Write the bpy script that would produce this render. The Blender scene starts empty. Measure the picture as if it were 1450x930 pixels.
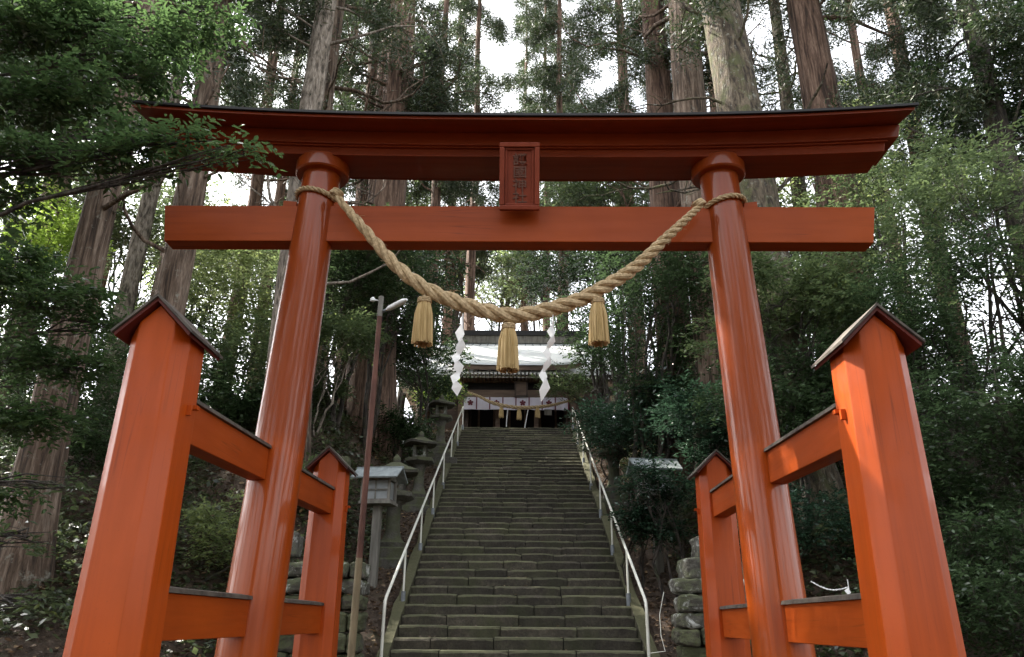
import bpy, bmesh, math, random
import numpy as np
from mathutils import Vector, Matrix
R=math.radians; PI=math.pi
random.seed(7)
scene=bpy.context.scene
COL=scene.collection
# ------------------------------------------------------------------ camera solved from the photograph's vanishing points
PP=np.array([725.,465.]); VD=np.array([738.,882.]); VV=np.array([753.,-2345.])
FL=math.sqrt(-float((VD-PP)@(VV-PP)))
Yc=np.array([*(VD-PP),FL]); Yc/=np.linalg.norm(Yc)
Zc=np.array([*(VV-PP),FL]); Zc/=np.linalg.norm(Zc)
Xc=np.cross(Yc,Zc)
if Xc[0]<0: Xc=-Xc
RW=np.stack([Xc,Yc,Zc],1); CAM=np.array([0,0,1.5])
def at(x,y,Y):
    r=RW.T@np.array([x-PP[0],y-PP[1],FL]); return Vector(CAM+r*Y/r[1])
cam=bpy.data.objects.new('camera',bpy.data.cameras.new('camera')); COL.objects.link(cam); scene.camera=cam
cam.data.sensor_width=36; cam.data.lens=FL/1450*36; cam.data.clip_end=600; cam.data.clip_start=.05
M=Matrix.Identity(4)
for i in range(3):
    M[i][0]=RW[0,i]; M[i][1]=-RW[1,i]; M[i][2]=-RW[2,i]; M[i][3]=CAM[i]
cam.matrix_world=M
# ------------------------------------------------------------------ objects, tags
org={}
def tag(o,label=None,cat=None,group=None,kind=None):
    if label: o['label']=label
    if cat: o['category']=cat
    if group: o['group']=group
    if kind: o['kind']=kind
    return o
def thing(name,label,cat,loc=(0,0,0),group=None):
    o=bpy.data.objects.new(name,None); COL.objects.link(o); o.location=loc; o.empty_display_size=.2
    org[o.name]=Vector(loc); return tag(o,label,cat,group)
def link_mesh(name,me,mat,parent=None,loc=None):
    o=bpy.data.objects.new(name,me); COL.objects.link(o)
    if mat:
        for m in (mat if isinstance(mat,(list,tuple)) else [mat]): me.materials.append(m)
    if parent: o.parent=parent; org[o.name]=org[parent.name].copy()
    else:
        o.location=loc or (0,0,0); org[o.name]=Vector(loc or (0,0,0))
    return o
def copy_tree(o,loc,parent=None,label=None,rot=None,scale=None):
    c=o.copy(); COL.objects.link(c)
    if parent: c.parent=parent
    else:
        c.location=loc
        if rot is not None: c.rotation_euler=(0,0,rot)
        if scale: c.scale=(scale,scale,scale)
        if label: c['label']=label
    for ch in list(o.children): copy_tree(ch,None,c)
    return c
class MB:
    def __init__(s): s.v=[]; s.f=[]
    def add(s,vs,fs):
        n=len(s.v); s.v+= [tuple(v) for v in vs]; s.f+=[tuple(n+i for i in f) for f in fs]
    def box(s,x0,x1,y0,y1,z0,z1):
        s.add([(x0,y0,z0),(x1,y0,z0),(x1,y1,z0),(x0,y1,z0),(x0,y0,z1),(x1,y0,z1),(x1,y1,z1),(x0,y1,z1)],
              [(0,3,2,1),(4,5,6,7),(0,1,5,4),(1,2,6,5),(2,3,7,6),(3,0,4,7)])
    def cbox(s,c,d,rz=0,rx=0,ry=0):
        m=Matrix.Rotation(rz,3,'Z')@Matrix.Rotation(ry,3,'Y')@Matrix.Rotation(rx,3,'X'); c=Vector(c)
        vs=[c+m@Vector((sx*d[0]/2,sy*d[1]/2,sz*d[2]/2)) for sz in(-1,1) for sx,sy in((-1,-1),(1,-1),(1,1),(-1,1))]
        s.add(vs,[(0,3,2,1),(4,5,6,7),(0,1,5,4),(1,2,6,5),(2,3,7,6),(3,0,4,7)])
    def loft(s,rings,cap=True,close=True):
        n=len(rings[0]); k=len(rings); vs=[p for r in rings for p in r]; fs=[]
        for i in range(k-1):
            for j in range(n if close else n-1):
                a=i*n+j; b=i*n+(j+1)%n; fs.append((a,b,b+n,a+n))
        if cap: fs.append(tuple(range(n-1,-1,-1))); fs.append(tuple((k-1)*n+j for j in range(n)))
        s.add(vs,fs)
    def tube(s,pts,rad,n=10,cap=True):
        pts=[Vector(p) for p in pts]; K=len(pts)
        if not hasattr(rad,'__len__'): rad=[rad]*K
        rings=[]; up=None
        for i,p in enumerate(pts):
            d=(pts[min(i+1,K-1)]-pts[max(i-1,0)]).normalized()
            if up is None: up=Vector((0,0,1)) if abs(d.z)<.9 else Vector((0,1,0))
            a=d.cross(up).normalized(); b=a.cross(d).normalized(); up=b
            rings.append([p+(a*math.cos(2*PI*j/n)+b*math.sin(2*PI*j/n))*rad[i] for j in range(n)])
        s.loft(rings,cap)
    def lathe(s,c,prof,n=24,sq=0):
        c=Vector(c); rings=[]
        for r,z in prof:
            rings.append([c+Vector((r*math.cos(2*PI*(j+.5)/n),r*math.sin(2*PI*(j+.5)/n),z)) for j in range(n)])
        s.loft(rings)
    def build(s,name,mat,parent=None,smooth=False,bevel=0,base=None,label=None,jit=0):
        o0=org[parent.name] if parent else Vector(base or (0,0,0))
        me=bpy.data.meshes.new(name)
        vs=[(v[0]-o0.x,v[1]-o0.y,v[2]-o0.z) for v in s.v]
        me.from_pydata(vs,[],s.f)
        bm=bmesh.new(); bm.from_mesh(me); bmesh.ops.recalc_face_normals(bm,faces=bm.faces)
        if jit:
            rr=random.Random(3)
            for v in bm.verts: v.co+=Vector((rr.uniform(-jit,jit),rr.uniform(-jit,jit),rr.uniform(-jit,jit)))
        bm.to_mesh(me); bm.free()
        if smooth: me.shade_smooth(); me.set_sharp_from_angle(angle=R(40))
        o=link_mesh(name,me,mat,parent,o0 if not parent else None)
        if bevel:
            b=o.modifiers.new('bevel','BEVEL'); b.width=bevel; b.segments=2; b.limit_method='ANGLE'; b.angle_limit=R(35)
        if label: o['label']=label
        return o
def np_mesh(name,V,F,mat,parent=None,loc=None,smooth=False):
    V=np.asarray(V,dtype=np.float64); F=np.asarray(F,dtype=np.int32)
    o0=org[parent.name] if parent else Vector(loc or (0,0,0))
    V=V-np.array(o0)
    me=bpy.data.meshes.new(name); n=F.shape[0]; k=F.shape[1]
    me.vertices.add(len(V)); me.vertices.foreach_set('co',V.astype(np.float32).ravel())
    me.loops.add(n*k); me.loops.foreach_set('vertex_index',F.ravel())
    me.polygons.add(n); me.polygons.foreach_set('loop_start',np.arange(0,n*k,k,dtype=np.int32))
    me.update(calc_edges=True); me.validate()
    if smooth: me.shade_smooth()
    return link_mesh(name,me,mat,parent,o0 if not parent else None)
# ------------------------------------------------------------------ materials
def newmat(name):
    m=bpy.data.materials.new(name); m.use_nodes=True; nt=m.node_tree; b=nt.nodes['Principled BSDF']; return m,nt,b
def N(nt,t,**k):
    n=nt.nodes.new(t)
    for a,v in k.items(): setattr(n,a,v)
    return n
def ramp(nt,fac,stops):
    r=N(nt,'ShaderNodeValToRGB'); e=r.color_ramp.elements
    while len(e)<len(stops): e.new(.5)
    for i,(p,c) in enumerate(stops): e[i].position=p; e[i].color=(*c,1)
    nt.links.new(fac,r.inputs[0]); return r.outputs[0]
def noise(nt,scale,detail=4,vec=None,sc=None,rough=.55,coord='Object',dist=0):
    t=N(nt,'ShaderNodeTexCoord'); v=t.outputs[coord]
    if sc: mp=N(nt,'ShaderNodeMapping'); mp.inputs['Scale'].default_value=sc; nt.links.new(v,mp.inputs[0]); v=mp.outputs[0]
    n=N(nt,'ShaderNodeTexNoise'); n.inputs['Scale'].default_value=scale; n.inputs['Detail'].default_value=detail; n.inputs['Roughness'].default_value=rough; n.inputs['Distortion'].default_value=dist
    nt.links.new(v,n.inputs['Vector']); return n.outputs['Fac']
def mix(nt,fac,a,b,mode='MIX'):
    m=N(nt,'ShaderNodeMix',data_type='RGBA',blend_type=mode)
    for s,v in ((m.inputs[0],fac),(m.inputs[6],a),(m.inputs[7],b)):
        if isinstance(v,(int,float)): s.default_value=v
        elif isinstance(v,tuple): s.default_value=(*v,1)
        else: nt.links.new(v,s)
    return m.outputs[2]
def mathn(nt,op,a,b=0,c=None,clamp=False):
    m=N(nt,'ShaderNodeMath',operation=op,use_clamp=clamp)
    for s,v in zip(m.inputs,(a,b,c)):
        if v is None: continue
        if isinstance(v,(int,float)): s.default_value=v
        else: nt.links.new(v,s)
    return m.outputs[0]
def bump(nt,b,h,strength=.3,dist=.01,prev=None):
    n=N(nt,'ShaderNodeBump'); n.inputs['Strength'].default_value=strength; n.inputs['Distance'].default_value=dist
    nt.links.new(h,n.inputs['Height'])
    if prev: nt.links.new(prev,n.inputs['Normal'])
    nt.links.new(n.outputs[0],b.inputs['Normal']); return n.outputs[0]
def paint_mat(name,c1,c2,rough=.32,grain=(1,1,1),seam=None,coat=.35,crack=.0):
    m,nt,b=newmat(name)
    big=noise(nt,1.3,5); fine=noise(nt,14,5,sc=grain)
    col=mix(nt,mathn(nt,'MULTIPLY_ADD',big,2.2,-.6,True),c1,c2)
    col=mix(nt,ramp(nt,fine,[(.42,(0,0,0)),(.75,(.35,.35,.35))]),col,tuple(x*.55 for x in c1))
    if seam:                                        # fresh coat of paint below this height
        tc=N(nt,'ShaderNodeNewGeometry'); sp=N(nt,'ShaderNodeSeparateXYZ'); nt.links.new(tc.outputs['Position'],sp.inputs[0])
        w=mathn(nt,'MULTIPLY_ADD',noise(nt,9,4),.25,-.12)
        z=mathn(nt,'ADD',sp.outputs[2],w)
        f=mathn(nt,'MULTIPLY',mathn(nt,'SUBTRACT',z,seam[0]),seam[1],clamp=True)
        col=mix(nt,f,col,mix(nt,big,seam[2],tuple(x*.8 for x in seam[2])))
    spots=noise(nt,60,3)
    col=mix(nt,ramp(nt,spots,[(.66,(0,0,0)),(.74,(.5,.5,.5))]),col,tuple(x*.6 for x in c1))
    nt.links.new(col,b.inputs['Base Color'])
    rr=mathn(nt,'MULTIPLY_ADD',fine,.35,rough-.15); nt.links.new(rr,b.inputs['Roughness'])
    st=noise(nt,3.2,5,sc=tuple(x*(.6 if x<1 else 1.5) for x in grain),rough=.7)
    col=mix(nt,ramp(nt,st,[(.50,(0,0,0)),(.72,(.45,.45,.45))]),col,tuple(x*.45 for x in c2))
    cr=noise(nt,9,2,sc=tuple(x*(.25 if x<1 else 1.6) for x in grain),rough=.4)
    ck=ramp(nt,cr,[(.490,(0,0,0)),(.4985,(.55,.55,.55)),(.5015,(.55,.55,.55)),(.510,(0,0,0))])
    col=mix(nt,mathn(nt,'MULTIPLY',ck,ramp(nt,noise(nt,1.7,3),[(.45,(0,0,0)),(.6,(1,1,1))])),col,tuple(x*.35 for x in c1)); nt.links.new(col,b.inputs['Base Color'])
    b.inputs['Specular IOR Level'].default_value=.22
    b.inputs['Coat Weight'].default_value=coat; b.inputs['Coat Roughness'].default_value=.07
    n1=bump(nt,b,noise(nt,10,5,sc=grain),.35,.006)
    n2=bump(nt,b,noise(nt,90,3),.12,.002,n1)
    bc=N(nt,'ShaderNodeBump'); bc.inputs['Strength'].default_value=.22; bc.inputs['Distance'].default_value=.004; nt.links.new(noise(nt,7,3,sc=grain),bc.inputs['Height']); nt.links.new(bc.outputs[0],b.inputs['Coat Normal'])
    return m
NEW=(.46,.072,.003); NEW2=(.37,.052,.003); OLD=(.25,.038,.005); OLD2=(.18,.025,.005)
m_post=paint_mat('vermilion_post_paint',NEW,NEW2,.45,(1,1,.12),coat=.12)
m_pil=paint_mat('vermilion_pillar_paint',(.41,.070,.003),(.32,.050,.003),.36,(2.2,2.2,.05),seam=(2.62,7,(.29,.048,.004)),coat=.45)
m_rail=paint_mat('vermilion_rail_paint',(.42,.068,.003),(.32,.048,.003),.5,(1,.12,1),coat=.05)
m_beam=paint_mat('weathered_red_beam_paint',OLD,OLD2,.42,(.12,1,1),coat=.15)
m_tie=paint_mat('vermilion_tie_beam_paint',(.36,.062,.004),(.27,.043,.004),.5,(.12,1,1),coat=.05)
m_proof=paint_mat('dark_red_roof_board',(.12,.02,.014),(.08,.016,.012),.5,(1,1,1),coat=.05)
m_plq=paint_mat('plaque_faded_red',(.27,.052,.022),(.20,.036,.016),.6,(1,1,.2),coat=.1)
def simple(name,c,rough=.6,var=.25,scale=8,bmp=.2,metal=0,c2=None,sc=None,bd=.01):
    m,nt,b=newmat(name); n=noise(nt,scale,5,sc=sc)
    col=ramp(nt,n,[(.3,tuple(x*(1-var) for x in c)),(.7,c2 or tuple(min(1,x*(1+var)) for x in c))])
    nt.links.new(col,b.inputs['Base Color']); b.inputs['Roughness'].default_value=rough; b.inputs['Metallic'].default_value=metal
    if bmp: bump(nt,b,noise(nt,scale*4,5,sc=sc),bmp,bd)
    return m
m_cap=simple('dark_weathered_cap_board',(.045,.034,.026),.7,.4,12,.3,c2=(.12,.10,.08))
m_roofcov=simple('dark_copper_sheet',(.012,.011,.012),.65,.3,6,.2)
m_letter=simple('dark_lettering',(.12,.045,.026),.7,.3,40,.1)
m_straw=simple('rice_straw_rope',(.42,.29,.15),.8,.3,38,.9,c2=(.68,.52,.31),bd=.006)
m_tass=simple('golden_straw',(.50,.34,.13),.7,.3,25,.3,c2=(.68,.50,.25),sc=(1,1,.1))
m_paper,nt,b=newmat('white_paper'); b.inputs['Base Color'].default_value=(.82,.82,.82,1); b.inputs['Roughness'].default_value=.8
b.inputs['Transmission Weight'].default_value=0
m_railp=simple('cream_painted_pipe',(.76,.74,.64),.3,.10,5,.05,c2=(.86,.85,.78))
m_sleeve=simple('galvanised_sleeve',(.22,.24,.26),.45,.3,9,.1)
m_lampw=simple('pale_fitting',(.72,.73,.73),.4,.1,9,.05)
m_rust=simple('rusty_brown_pole',(.095,.034,.022),.75,.35,7,.3,c2=(.18,.075,.05),sc=(1,1,.4))
m_pole2=simple('yellowed_pole',(.15,.11,.06),.7,.3,8,.3,c2=(.27,.21,.12),sc=(1,1,.3))
m_greywood=simple('silver_grey_wood',(.13,.12,.10),.8,.3,12,.3,c2=(.25,.235,.205),sc=(1,1,.15))
m_tinroof=simple('grey_roof_board',(.20,.23,.24),.55,.25,10,.2,c2=(.32,.36,.37),sc=(1,.2,1))
m_darkwood=simple('dark_brown_wood',(.055,.032,.022),.6,.35,9,.2,c2=(.11,.065,.045),sc=(.15,1,1))
m_midwood=simple('brown_wood',(.14,.085,.055),.65,.3,9,.2,c2=(.20,.13,.09),sc=(.15,1,1))
m_endw=simple('white_rafter_end',(.88,.87,.84),.6,.1,9,0)
m_cloth,nt,b=newmat('white_cloth'); b.inputs['Base Color'].default_value=(.70,.66,.76,1); b.inputs['Roughness'].default_value=.85
m_crest=simple('dark_red_crest',(.14,.02,.035),.7,.2,9,0)
m_dark=simple('interior_shade',(.012,.009,.009),.9,.2,5,0)  # near-black colour stands in for the shade inside the hall
m_metalroof=simple('sky_white_metal_roof',(.80,.84,.84),.35,.04,2.5,.03,metal=.15,c2=(.88,.90,.90))  # near-white base colour carries the sky's reflection on the metal
m_glass=simple('frosted_lantern_paper',(.30,.32,.33),.4,.15,6,0)
def stone_mat(name,c1,c2,moss,mossamt,scale=5,lichen=0,rough=.9):
    m,nt,b=newmat(name)
    n1=noise(nt,scale,6,rough=.65); n2=noise(nt,scale*6,5,rough=.7); n3=noise(nt,scale*.35,5)
    col=ramp(nt,n1,[(.3,c1),(.7,c2)])
    col=mix(nt,ramp(nt,n2,[(.35,(.55,.55,.55)),(.6,(0,0,0))]),col,tuple(x*.45 for x in c1))
    g=N(nt,'ShaderNodeNewGeometry'); sp=N(nt,'ShaderNodeSeparateXYZ'); nt.links.new(g.outputs['Normal'],sp.inputs[0])
    up=mathn(nt,'MULTIPLY_ADD',sp.outputs[2],.25,.0)
    mf=mathn(nt,'MULTIPLY',mathn(nt,'ADD',mathn(nt,'ADD',n3,up),mossamt-.62),6,clamp=True)
    mf=mathn(nt,'MULTIPLY',mf,mathn(nt,'MULTIPLY_ADD',n2,1.6,-.2,True))
    col=mix(nt,mf,col,moss)
    if lichen:
        l=mathn(nt,'MULTIPLY',mathn(nt,'ADD',noise(nt,scale*.9,6,rough=.72,dist=.6),lichen-.6),9,clamp=True); col=mix(nt,l,col,(.50,.51,.48))
    if 'step' in name:
        isl=g.outputs['Random Per Island']; v=mathn(nt,'MULTIPLY_ADD',isl,.7,.65)
        cc=N(nt,'ShaderNodeCombineXYZ'); 
        for i in range(3): nt.links.new(v,cc.inputs[i])
        col=mix(nt,1.0,col,cc.outputs[0],'MULTIPLY')
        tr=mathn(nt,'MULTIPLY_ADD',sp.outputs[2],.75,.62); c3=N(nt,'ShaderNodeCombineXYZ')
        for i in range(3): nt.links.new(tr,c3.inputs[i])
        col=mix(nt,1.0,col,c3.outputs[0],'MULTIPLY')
    nt.links.new(col,b.inputs['Base Color']); b.inputs['Roughness'].default_value=rough
    a=bump(nt,b,n1,.6,.03); bump(nt,b,n2,.7,.012,a)
    return m
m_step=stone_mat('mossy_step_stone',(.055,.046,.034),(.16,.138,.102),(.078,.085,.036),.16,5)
m_curb=stone_mat('mossy_curb_stone',(.06,.052,.036),(.15,.13,.085),(.085,.088,.034),.20,8)
m_lant=stone_mat('mossy_lantern_stone',(.06,.055,.046),(.145,.135,.115),(.075,.088,.03),.20,9)
m_wall=stone_mat('mossy_wall_stone',(.055,.05,.04),(.12,.105,.085),(.075,.09,.03),.24,5)
m_wallw=stone_mat('lichen_white_stone',(.075,.07,.058),(.14,.13,.11),(.075,.09,.03),.16,7,lichen=.055)
def bark_mat(name,c1,c2,moss=0,mc=(.07,.085,.03),vs=.07,scale=13,patch=0):
    m,nt,b=newmat(name)
    s=noise(nt,scale,6,sc=(1,1,vs),rough=.65,dist=.4); f=noise(nt,scale*3.5,4,sc=(1,1,.15)); g=noise(nt,1.1,4)
    col=ramp(nt,s,[(.38,tuple(x*.22 for x in c1)),(.47,c1),(.62,c2)])
    col=mix(nt,ramp(nt,f,[(.4,(.5,.5,.5)),(.6,(0,0,0))]),col,tuple(x*.5 for x in c1))
    if moss: col=mix(nt,mathn(nt,'MULTIPLY',mathn(nt,'ADD',noise(nt,3,6,rough=.7),moss-.6),7,clamp=True),col,mc)
    if patch: col=mix(nt,mathn(nt,'MULTIPLY',mathn(nt,'ADD',noise(nt,5,6,rough=.75),patch-.6),8,clamp=True),col,(.30,.30,.25))
    nt.links.new(col,b.inputs['Base Color']); b.inputs['Roughness'].default_value=.92
    a=bump(nt,b,s,1.0,.07); bump(nt,b,f,.7,.02,a)
    return m
m_bark=bark_mat('cedar_bark',(.125,.082,.055),(.30,.225,.17),patch=.02)
m_barkr=bark_mat('reddish_cedar_bark',(.12,.068,.045),(.27,.175,.125))
m_barkm=bark_mat('mossy_mottled_bark',(.075,.055,.036),(.19,.15,.10),moss=.10,mc=(.085,.09,.035),vs=.28,scale=12,patch=.03)
m_barkd=bark_mat('dark_bark',(.045,.035,.028),(.11,.09,.075),moss=.05,vs=.2)
m_barkp=bark_mat('pale_bark',(.22,.18,.14),(.42,.36,.30),vs=.3)
def leaf_mat(name,dark,light,trans=.35,rough=.42,yel=None,spec=.5):
    rough*=.8; dark=tuple(x*.75 for x in dark); light=tuple(x*1.15 for x in light)
    m,nt,b=newmat(name); g=N(nt,'ShaderNodeNewGeometry'); r=g.outputs['Random Per Island']
    st=[(0,dark),(.75,light)]+([(.97,yel)] if yel else [])
    col=ramp(nt,r,st)
    big=noise(nt,.9,3,coord='Object'); col=mix(nt,ramp(nt,big,[(.35,(.45,.45,.45)),(.65,(0,0,0))]),col,tuple(x*.6 for x in dark))
    nt.links.new(col,b.inputs['Base Color']); b.inputs['Roughness'].default_value=rough; b.inputs['Specular IOR Level'].default_value=spec
    tr=N(nt,'ShaderNodeBsdfTranslucent'); tc=mix(nt,.5,col,tuple(min(1,x*2.4) for x in light)); nt.links.new(tc,tr.inputs[0])
    mx=N(nt,'ShaderNodeMixShader'); mx.inputs[0].default_value=trans
    nt.links.new(b.outputs[0],mx.inputs[1]); nt.links.new(tr.outputs[0],mx.inputs[2])
    nt.links.new(mx.outputs[0],nt.nodes['Material Output'].inputs[0]); return m
LM={'dark':leaf_mat('dark_evergreen_leaf',(.018,.036,.016),(.060,.098,.042),.25,.33),
    'mid':leaf_mat('green_leaf',(.030,.054,.022),(.088,.122,.052),.4,.4,(.16,.19,.05)),
    'lit':leaf_mat('sunlit_yellow_green_leaf',(.06,.085,.03),(.16,.20,.08),.5,.45,(.30,.30,.08)),  # brighter yellow-green puts sunlight into the colour of these leaves
    'maple':leaf_mat('fresh_maple_leaf',(.08,.13,.02),(.18,.27,.045),.5,.45,(.32,.34,.06)),
    'near':leaf_mat('near_glossy_leaf',(.020,.042,.018),(.060,.105,.036),.38,.3,(.10,.15,.05)),
    'blue':leaf_mat('bluish_dark_leaf',(.014,.034,.022),(.038,.078,.045),.22,.3),
    'cedar':leaf_mat('cedar_needle',(.018,.032,.014),(.048,.075,.028),.2,.6,(.10,.085,.04)),
    'litter':leaf_mat('fallen_leaf',(.045,.026,.016),(.16,.10,.06),.1,.7,(.40,.27,.13)),
    'ivy':leaf_mat('ground_ivy_leaf',(.024,.036,.018),(.080,.105,.045),.25,.38,(.15,.18,.07))}
# ------------------------------------------------------------------ world, sun
SUN_AZ=R(-62); SUN_EL=R(46)          # azimuth measured from +Y toward +X : sun beyond the gate on the left
w=bpy.data.worlds.new('World'); scene.world=w; w.use_nodes=True; nt=w.node_tree
bg=nt.nodes['Background']; bg.inputs[1].default_value=.15
sky=N(nt,'ShaderNodeTexSky',sky_type='NISHITA'); sky.sun_disc=False; sky.sun_elevation=SUN_EL; sky.sun_rotation=SUN_AZ
sky.dust_density=3.0; sky.air_density=1.0; sky.ozone_density=1.0
hs=N(nt,'ShaderNodeHueSaturation'); hs.inputs['Saturation'].default_value=.12; hs.inputs['Value'].default_value=1.25; nt.links.new(sky.outputs[0],hs.inputs['Color'])
cn=noise(nt,2.2,5,coord='Generated'); cf=ramp(nt,cn,[(.30,(.55,.55,.55)),(.55,(1,1,1))])
nt.links.new(mix(nt,cf,sky.outputs[0],hs.outputs[0]),bg.inputs[0])
sd=bpy.data.lights.new('sun','SUN'); sd.energy=4.2; sd.angle=R(.53); sd.color=(1,.93,.82)
so=bpy.data.objects.new('sun',sd); COL.objects.link(so)
dirv=Vector((math.sin(SUN_AZ)*math.cos(SUN_EL),math.cos(SUN_AZ)*math.cos(SUN_EL),math.sin(SUN_EL)))
so.rotation_euler=(-dirv).to_track_quat('-Z','Y').to_euler(); so.location=dirv*60
scene.view_settings.view_transform='Standard'; scene.view_settings.look='None'; scene.view_settings.exposure=2.15; scene.view_settings.gamma=1
scene.cycles.max_bounces=6; scene.cycles.diffuse_bounces=4; scene.cycles.glossy_bounces=3; scene.cycles.transmission_bounces=3; scene.cycles.transparent_max_bounces=4
scene.cycles.caustics_reflective=False; scene.cycles.caustics_refractive=False
# ------------------------------------------------------------------ terrain
SY0,SZ0,RUN,RISE=11.4,1.146,.339,.1555
def stairz(y): return SZ0+(y-SY0)*RISE/RUN
def xl(y): return -1.80-.018*(y-11.4)
def xr(y): return 1.717-.002*(y-11.4)
def sstep(a,b,x): t=np.clip((x-a)/(b-a),0,1); return t*t*(3-2*t)
def tz(x,y):
    x=np.asarray(x,float); y=np.asarray(y,float)
    pl=np.clip(stairz(y)-.12,0,7.82)
    side=np.where(y<17,np.clip(.62*(y-7.1),0,None),6.14+.19*(y-17)); side=np.minimum(side,8.6+0*y)
    ax=np.where(x<0,-x-1.9,x-1.8)
    b=sstep(.5,3.2,ax); z=pl*(1-b)+side*b
    z=np.where(ax<.15,pl-.25,z)
    nz=.10*np.sin(1.7*x+.6*y)+.08*np.sin(2.9*y-1.3*x)+.05*np.sin(5.1*x+3.3*y)
    z=z+nz*sstep(.3,1.6,ax)*sstep(6.5,9,y)
    # slopes fall away far to the sides/back
    z=z-np.clip(y-42,0,None)*.08-np.clip(np.abs(x)-30,0,None)*.1
    return z
ys=np.concatenate([np.linspace(-60,4,20),np.linspace(4.5,34,150),np.linspace(35,250,40)])
xs=np.concatenate([np.linspace(-200,-16,26),np.linspace(-15,15,160),np.linspace(16,200,26)])
XX,YY=np.meshgrid(xs,ys); ZZ=tz(XX,YY)+np.random.default_rng(1).normal(0,.015,XX.shape)*(np.abs(XX)<15)
V=np.stack([XX,YY,ZZ],-1).reshape(-1,3); nx=len(xs); ny=len(ys)
I=np.arange((ny-1)*nx).reshape(ny-1,nx)[:,:-1].ravel(); F=np.stack([I,I+1,I+1+nx,I+nx],1)
m_soil,nt,b=newmat('forest_soil'); a=noise(nt,2.5,6,rough=.7); f=noise(nt,26,5,rough=.75)
col=ramp(nt,a,[(.3,(.035,.024,.017)),(.55,(.075,.05,.034)),(.72,(.06,.065,.028))])
col=mix(nt,ramp(nt,f,[(.5,(0,0,0)),(.68,(.8,.8,.8))]),col,(.16,.105,.065)); nt.links.new(col,b.inputs['Base Color']); b.inputs['Roughness'].default_value=.95
bump(nt,b,f,1,.05)
tag(np_mesh('ground',V,F,m_soil,smooth=True),kind='structure')
def ground(x,y): return float(tz(x,y))
# ------------------------------------------------------------------ the gate
CX=-.03
G=thing('torii_gate','tall vermilion shrine gate with curved double lintel and four short roofed support posts','gate',(CX,5.47,0))
def lx(z): return -1.805+.0385*(z-1.6)
def rx(z): return 1.716-.030*(z-1.6)
def prad(z): return .214-.0122*z
for fx in (lx,rx):
    m=MB(); n=40; zs=[-.05,0,.6,1.3,2,2.7,3.4,4.1,4.6,4.97]
    m.loft([[(fx(z)+prad(z)*math.cos(2*PI*j/n),5.47+prad(z)*math.sin(2*PI*j/n),z) for j in range(n)] for z in zs])
    p=m.build('pillar',m_pil,G,smooth=True)
    z=4.95; m=MB(); rr=.217
    m.loft([[(fx(5)+r*math.cos(2*PI*j/48),5.47+r*math.sin(2*PI*j/48),zz) for j in range(48)] for r,zz in ((.16,4.945),(rr-.012,4.945),(rr,4.957),(rr,5.062),(rr-.012,5.075),(.1,5.075))])
    m.build('collar_ring',m_pil,p,smooth=True)
    m=MB(); m.lathe((fx(0),5.47,0),[(.40,-.1),(.40,.10),(.34,.16),(.235,.17)],32); m.build('base_stone',m_lant,G,smooth=True)
# tie beam through the pillars
m=MB(); m.loft([[(-2.905,y,4.632),(-2.855,y,4.312),(2.755,y,4.312),(2.815,y,4.632)] for y in (5.39,5.55)])
m.build('tie_beam',m_tie,G,bevel=.006)
for fx in (lx,rx):
    for s in (-1,1):
        c=fx(4.6)+s*.205; m=MB(); m.loft([[(c-.055,y,4.634),(c+.055,y,4.634),(c+.055,y,4.69-.012*(s<0)),(c-.055,y,4.69-.012*(s>0))] for y in (5.405,5.535)])
        m.build('wedge',m_tie,G,bevel=.004)
def sori(x,a=.105): return a*(abs(x-CX)/3.15)**2.6-.022+(-.004*x)
def curved(prof,x0,x1,n=36,a=.105,slant=0):
    """prof: (y,z,dx) section; ends slanted by dx per z"""
    rings=[]
    for i in range(n+1):
        t=i/n; rings.append([((x0-dx)*(1-t)+(x1+dx)*t,y,z+sori((x0-dx)*(1-t)+(x1+dx)*t,a)) for y,z,dx in prof])
    m=MB(); m.loft(rings); return m
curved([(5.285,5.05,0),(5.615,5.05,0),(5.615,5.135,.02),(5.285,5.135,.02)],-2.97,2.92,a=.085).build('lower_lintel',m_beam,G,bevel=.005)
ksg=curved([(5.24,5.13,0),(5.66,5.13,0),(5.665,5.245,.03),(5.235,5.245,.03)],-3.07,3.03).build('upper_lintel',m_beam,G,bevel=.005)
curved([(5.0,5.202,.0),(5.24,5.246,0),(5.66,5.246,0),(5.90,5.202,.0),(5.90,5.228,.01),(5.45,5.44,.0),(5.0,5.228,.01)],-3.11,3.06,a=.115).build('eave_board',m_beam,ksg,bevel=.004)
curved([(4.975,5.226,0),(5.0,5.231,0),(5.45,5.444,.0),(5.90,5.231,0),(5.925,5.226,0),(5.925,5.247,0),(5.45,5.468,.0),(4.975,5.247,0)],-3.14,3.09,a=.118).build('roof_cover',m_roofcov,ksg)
# fillet shadow line under the upper lintel
curved([(5.262,5.118,0),(5.63,5.118,0),(5.63,5.13,0),(5.262,5.13,0)],-3.0,2.95,a=.098).build('fillet',m_beam,ksg)
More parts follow.
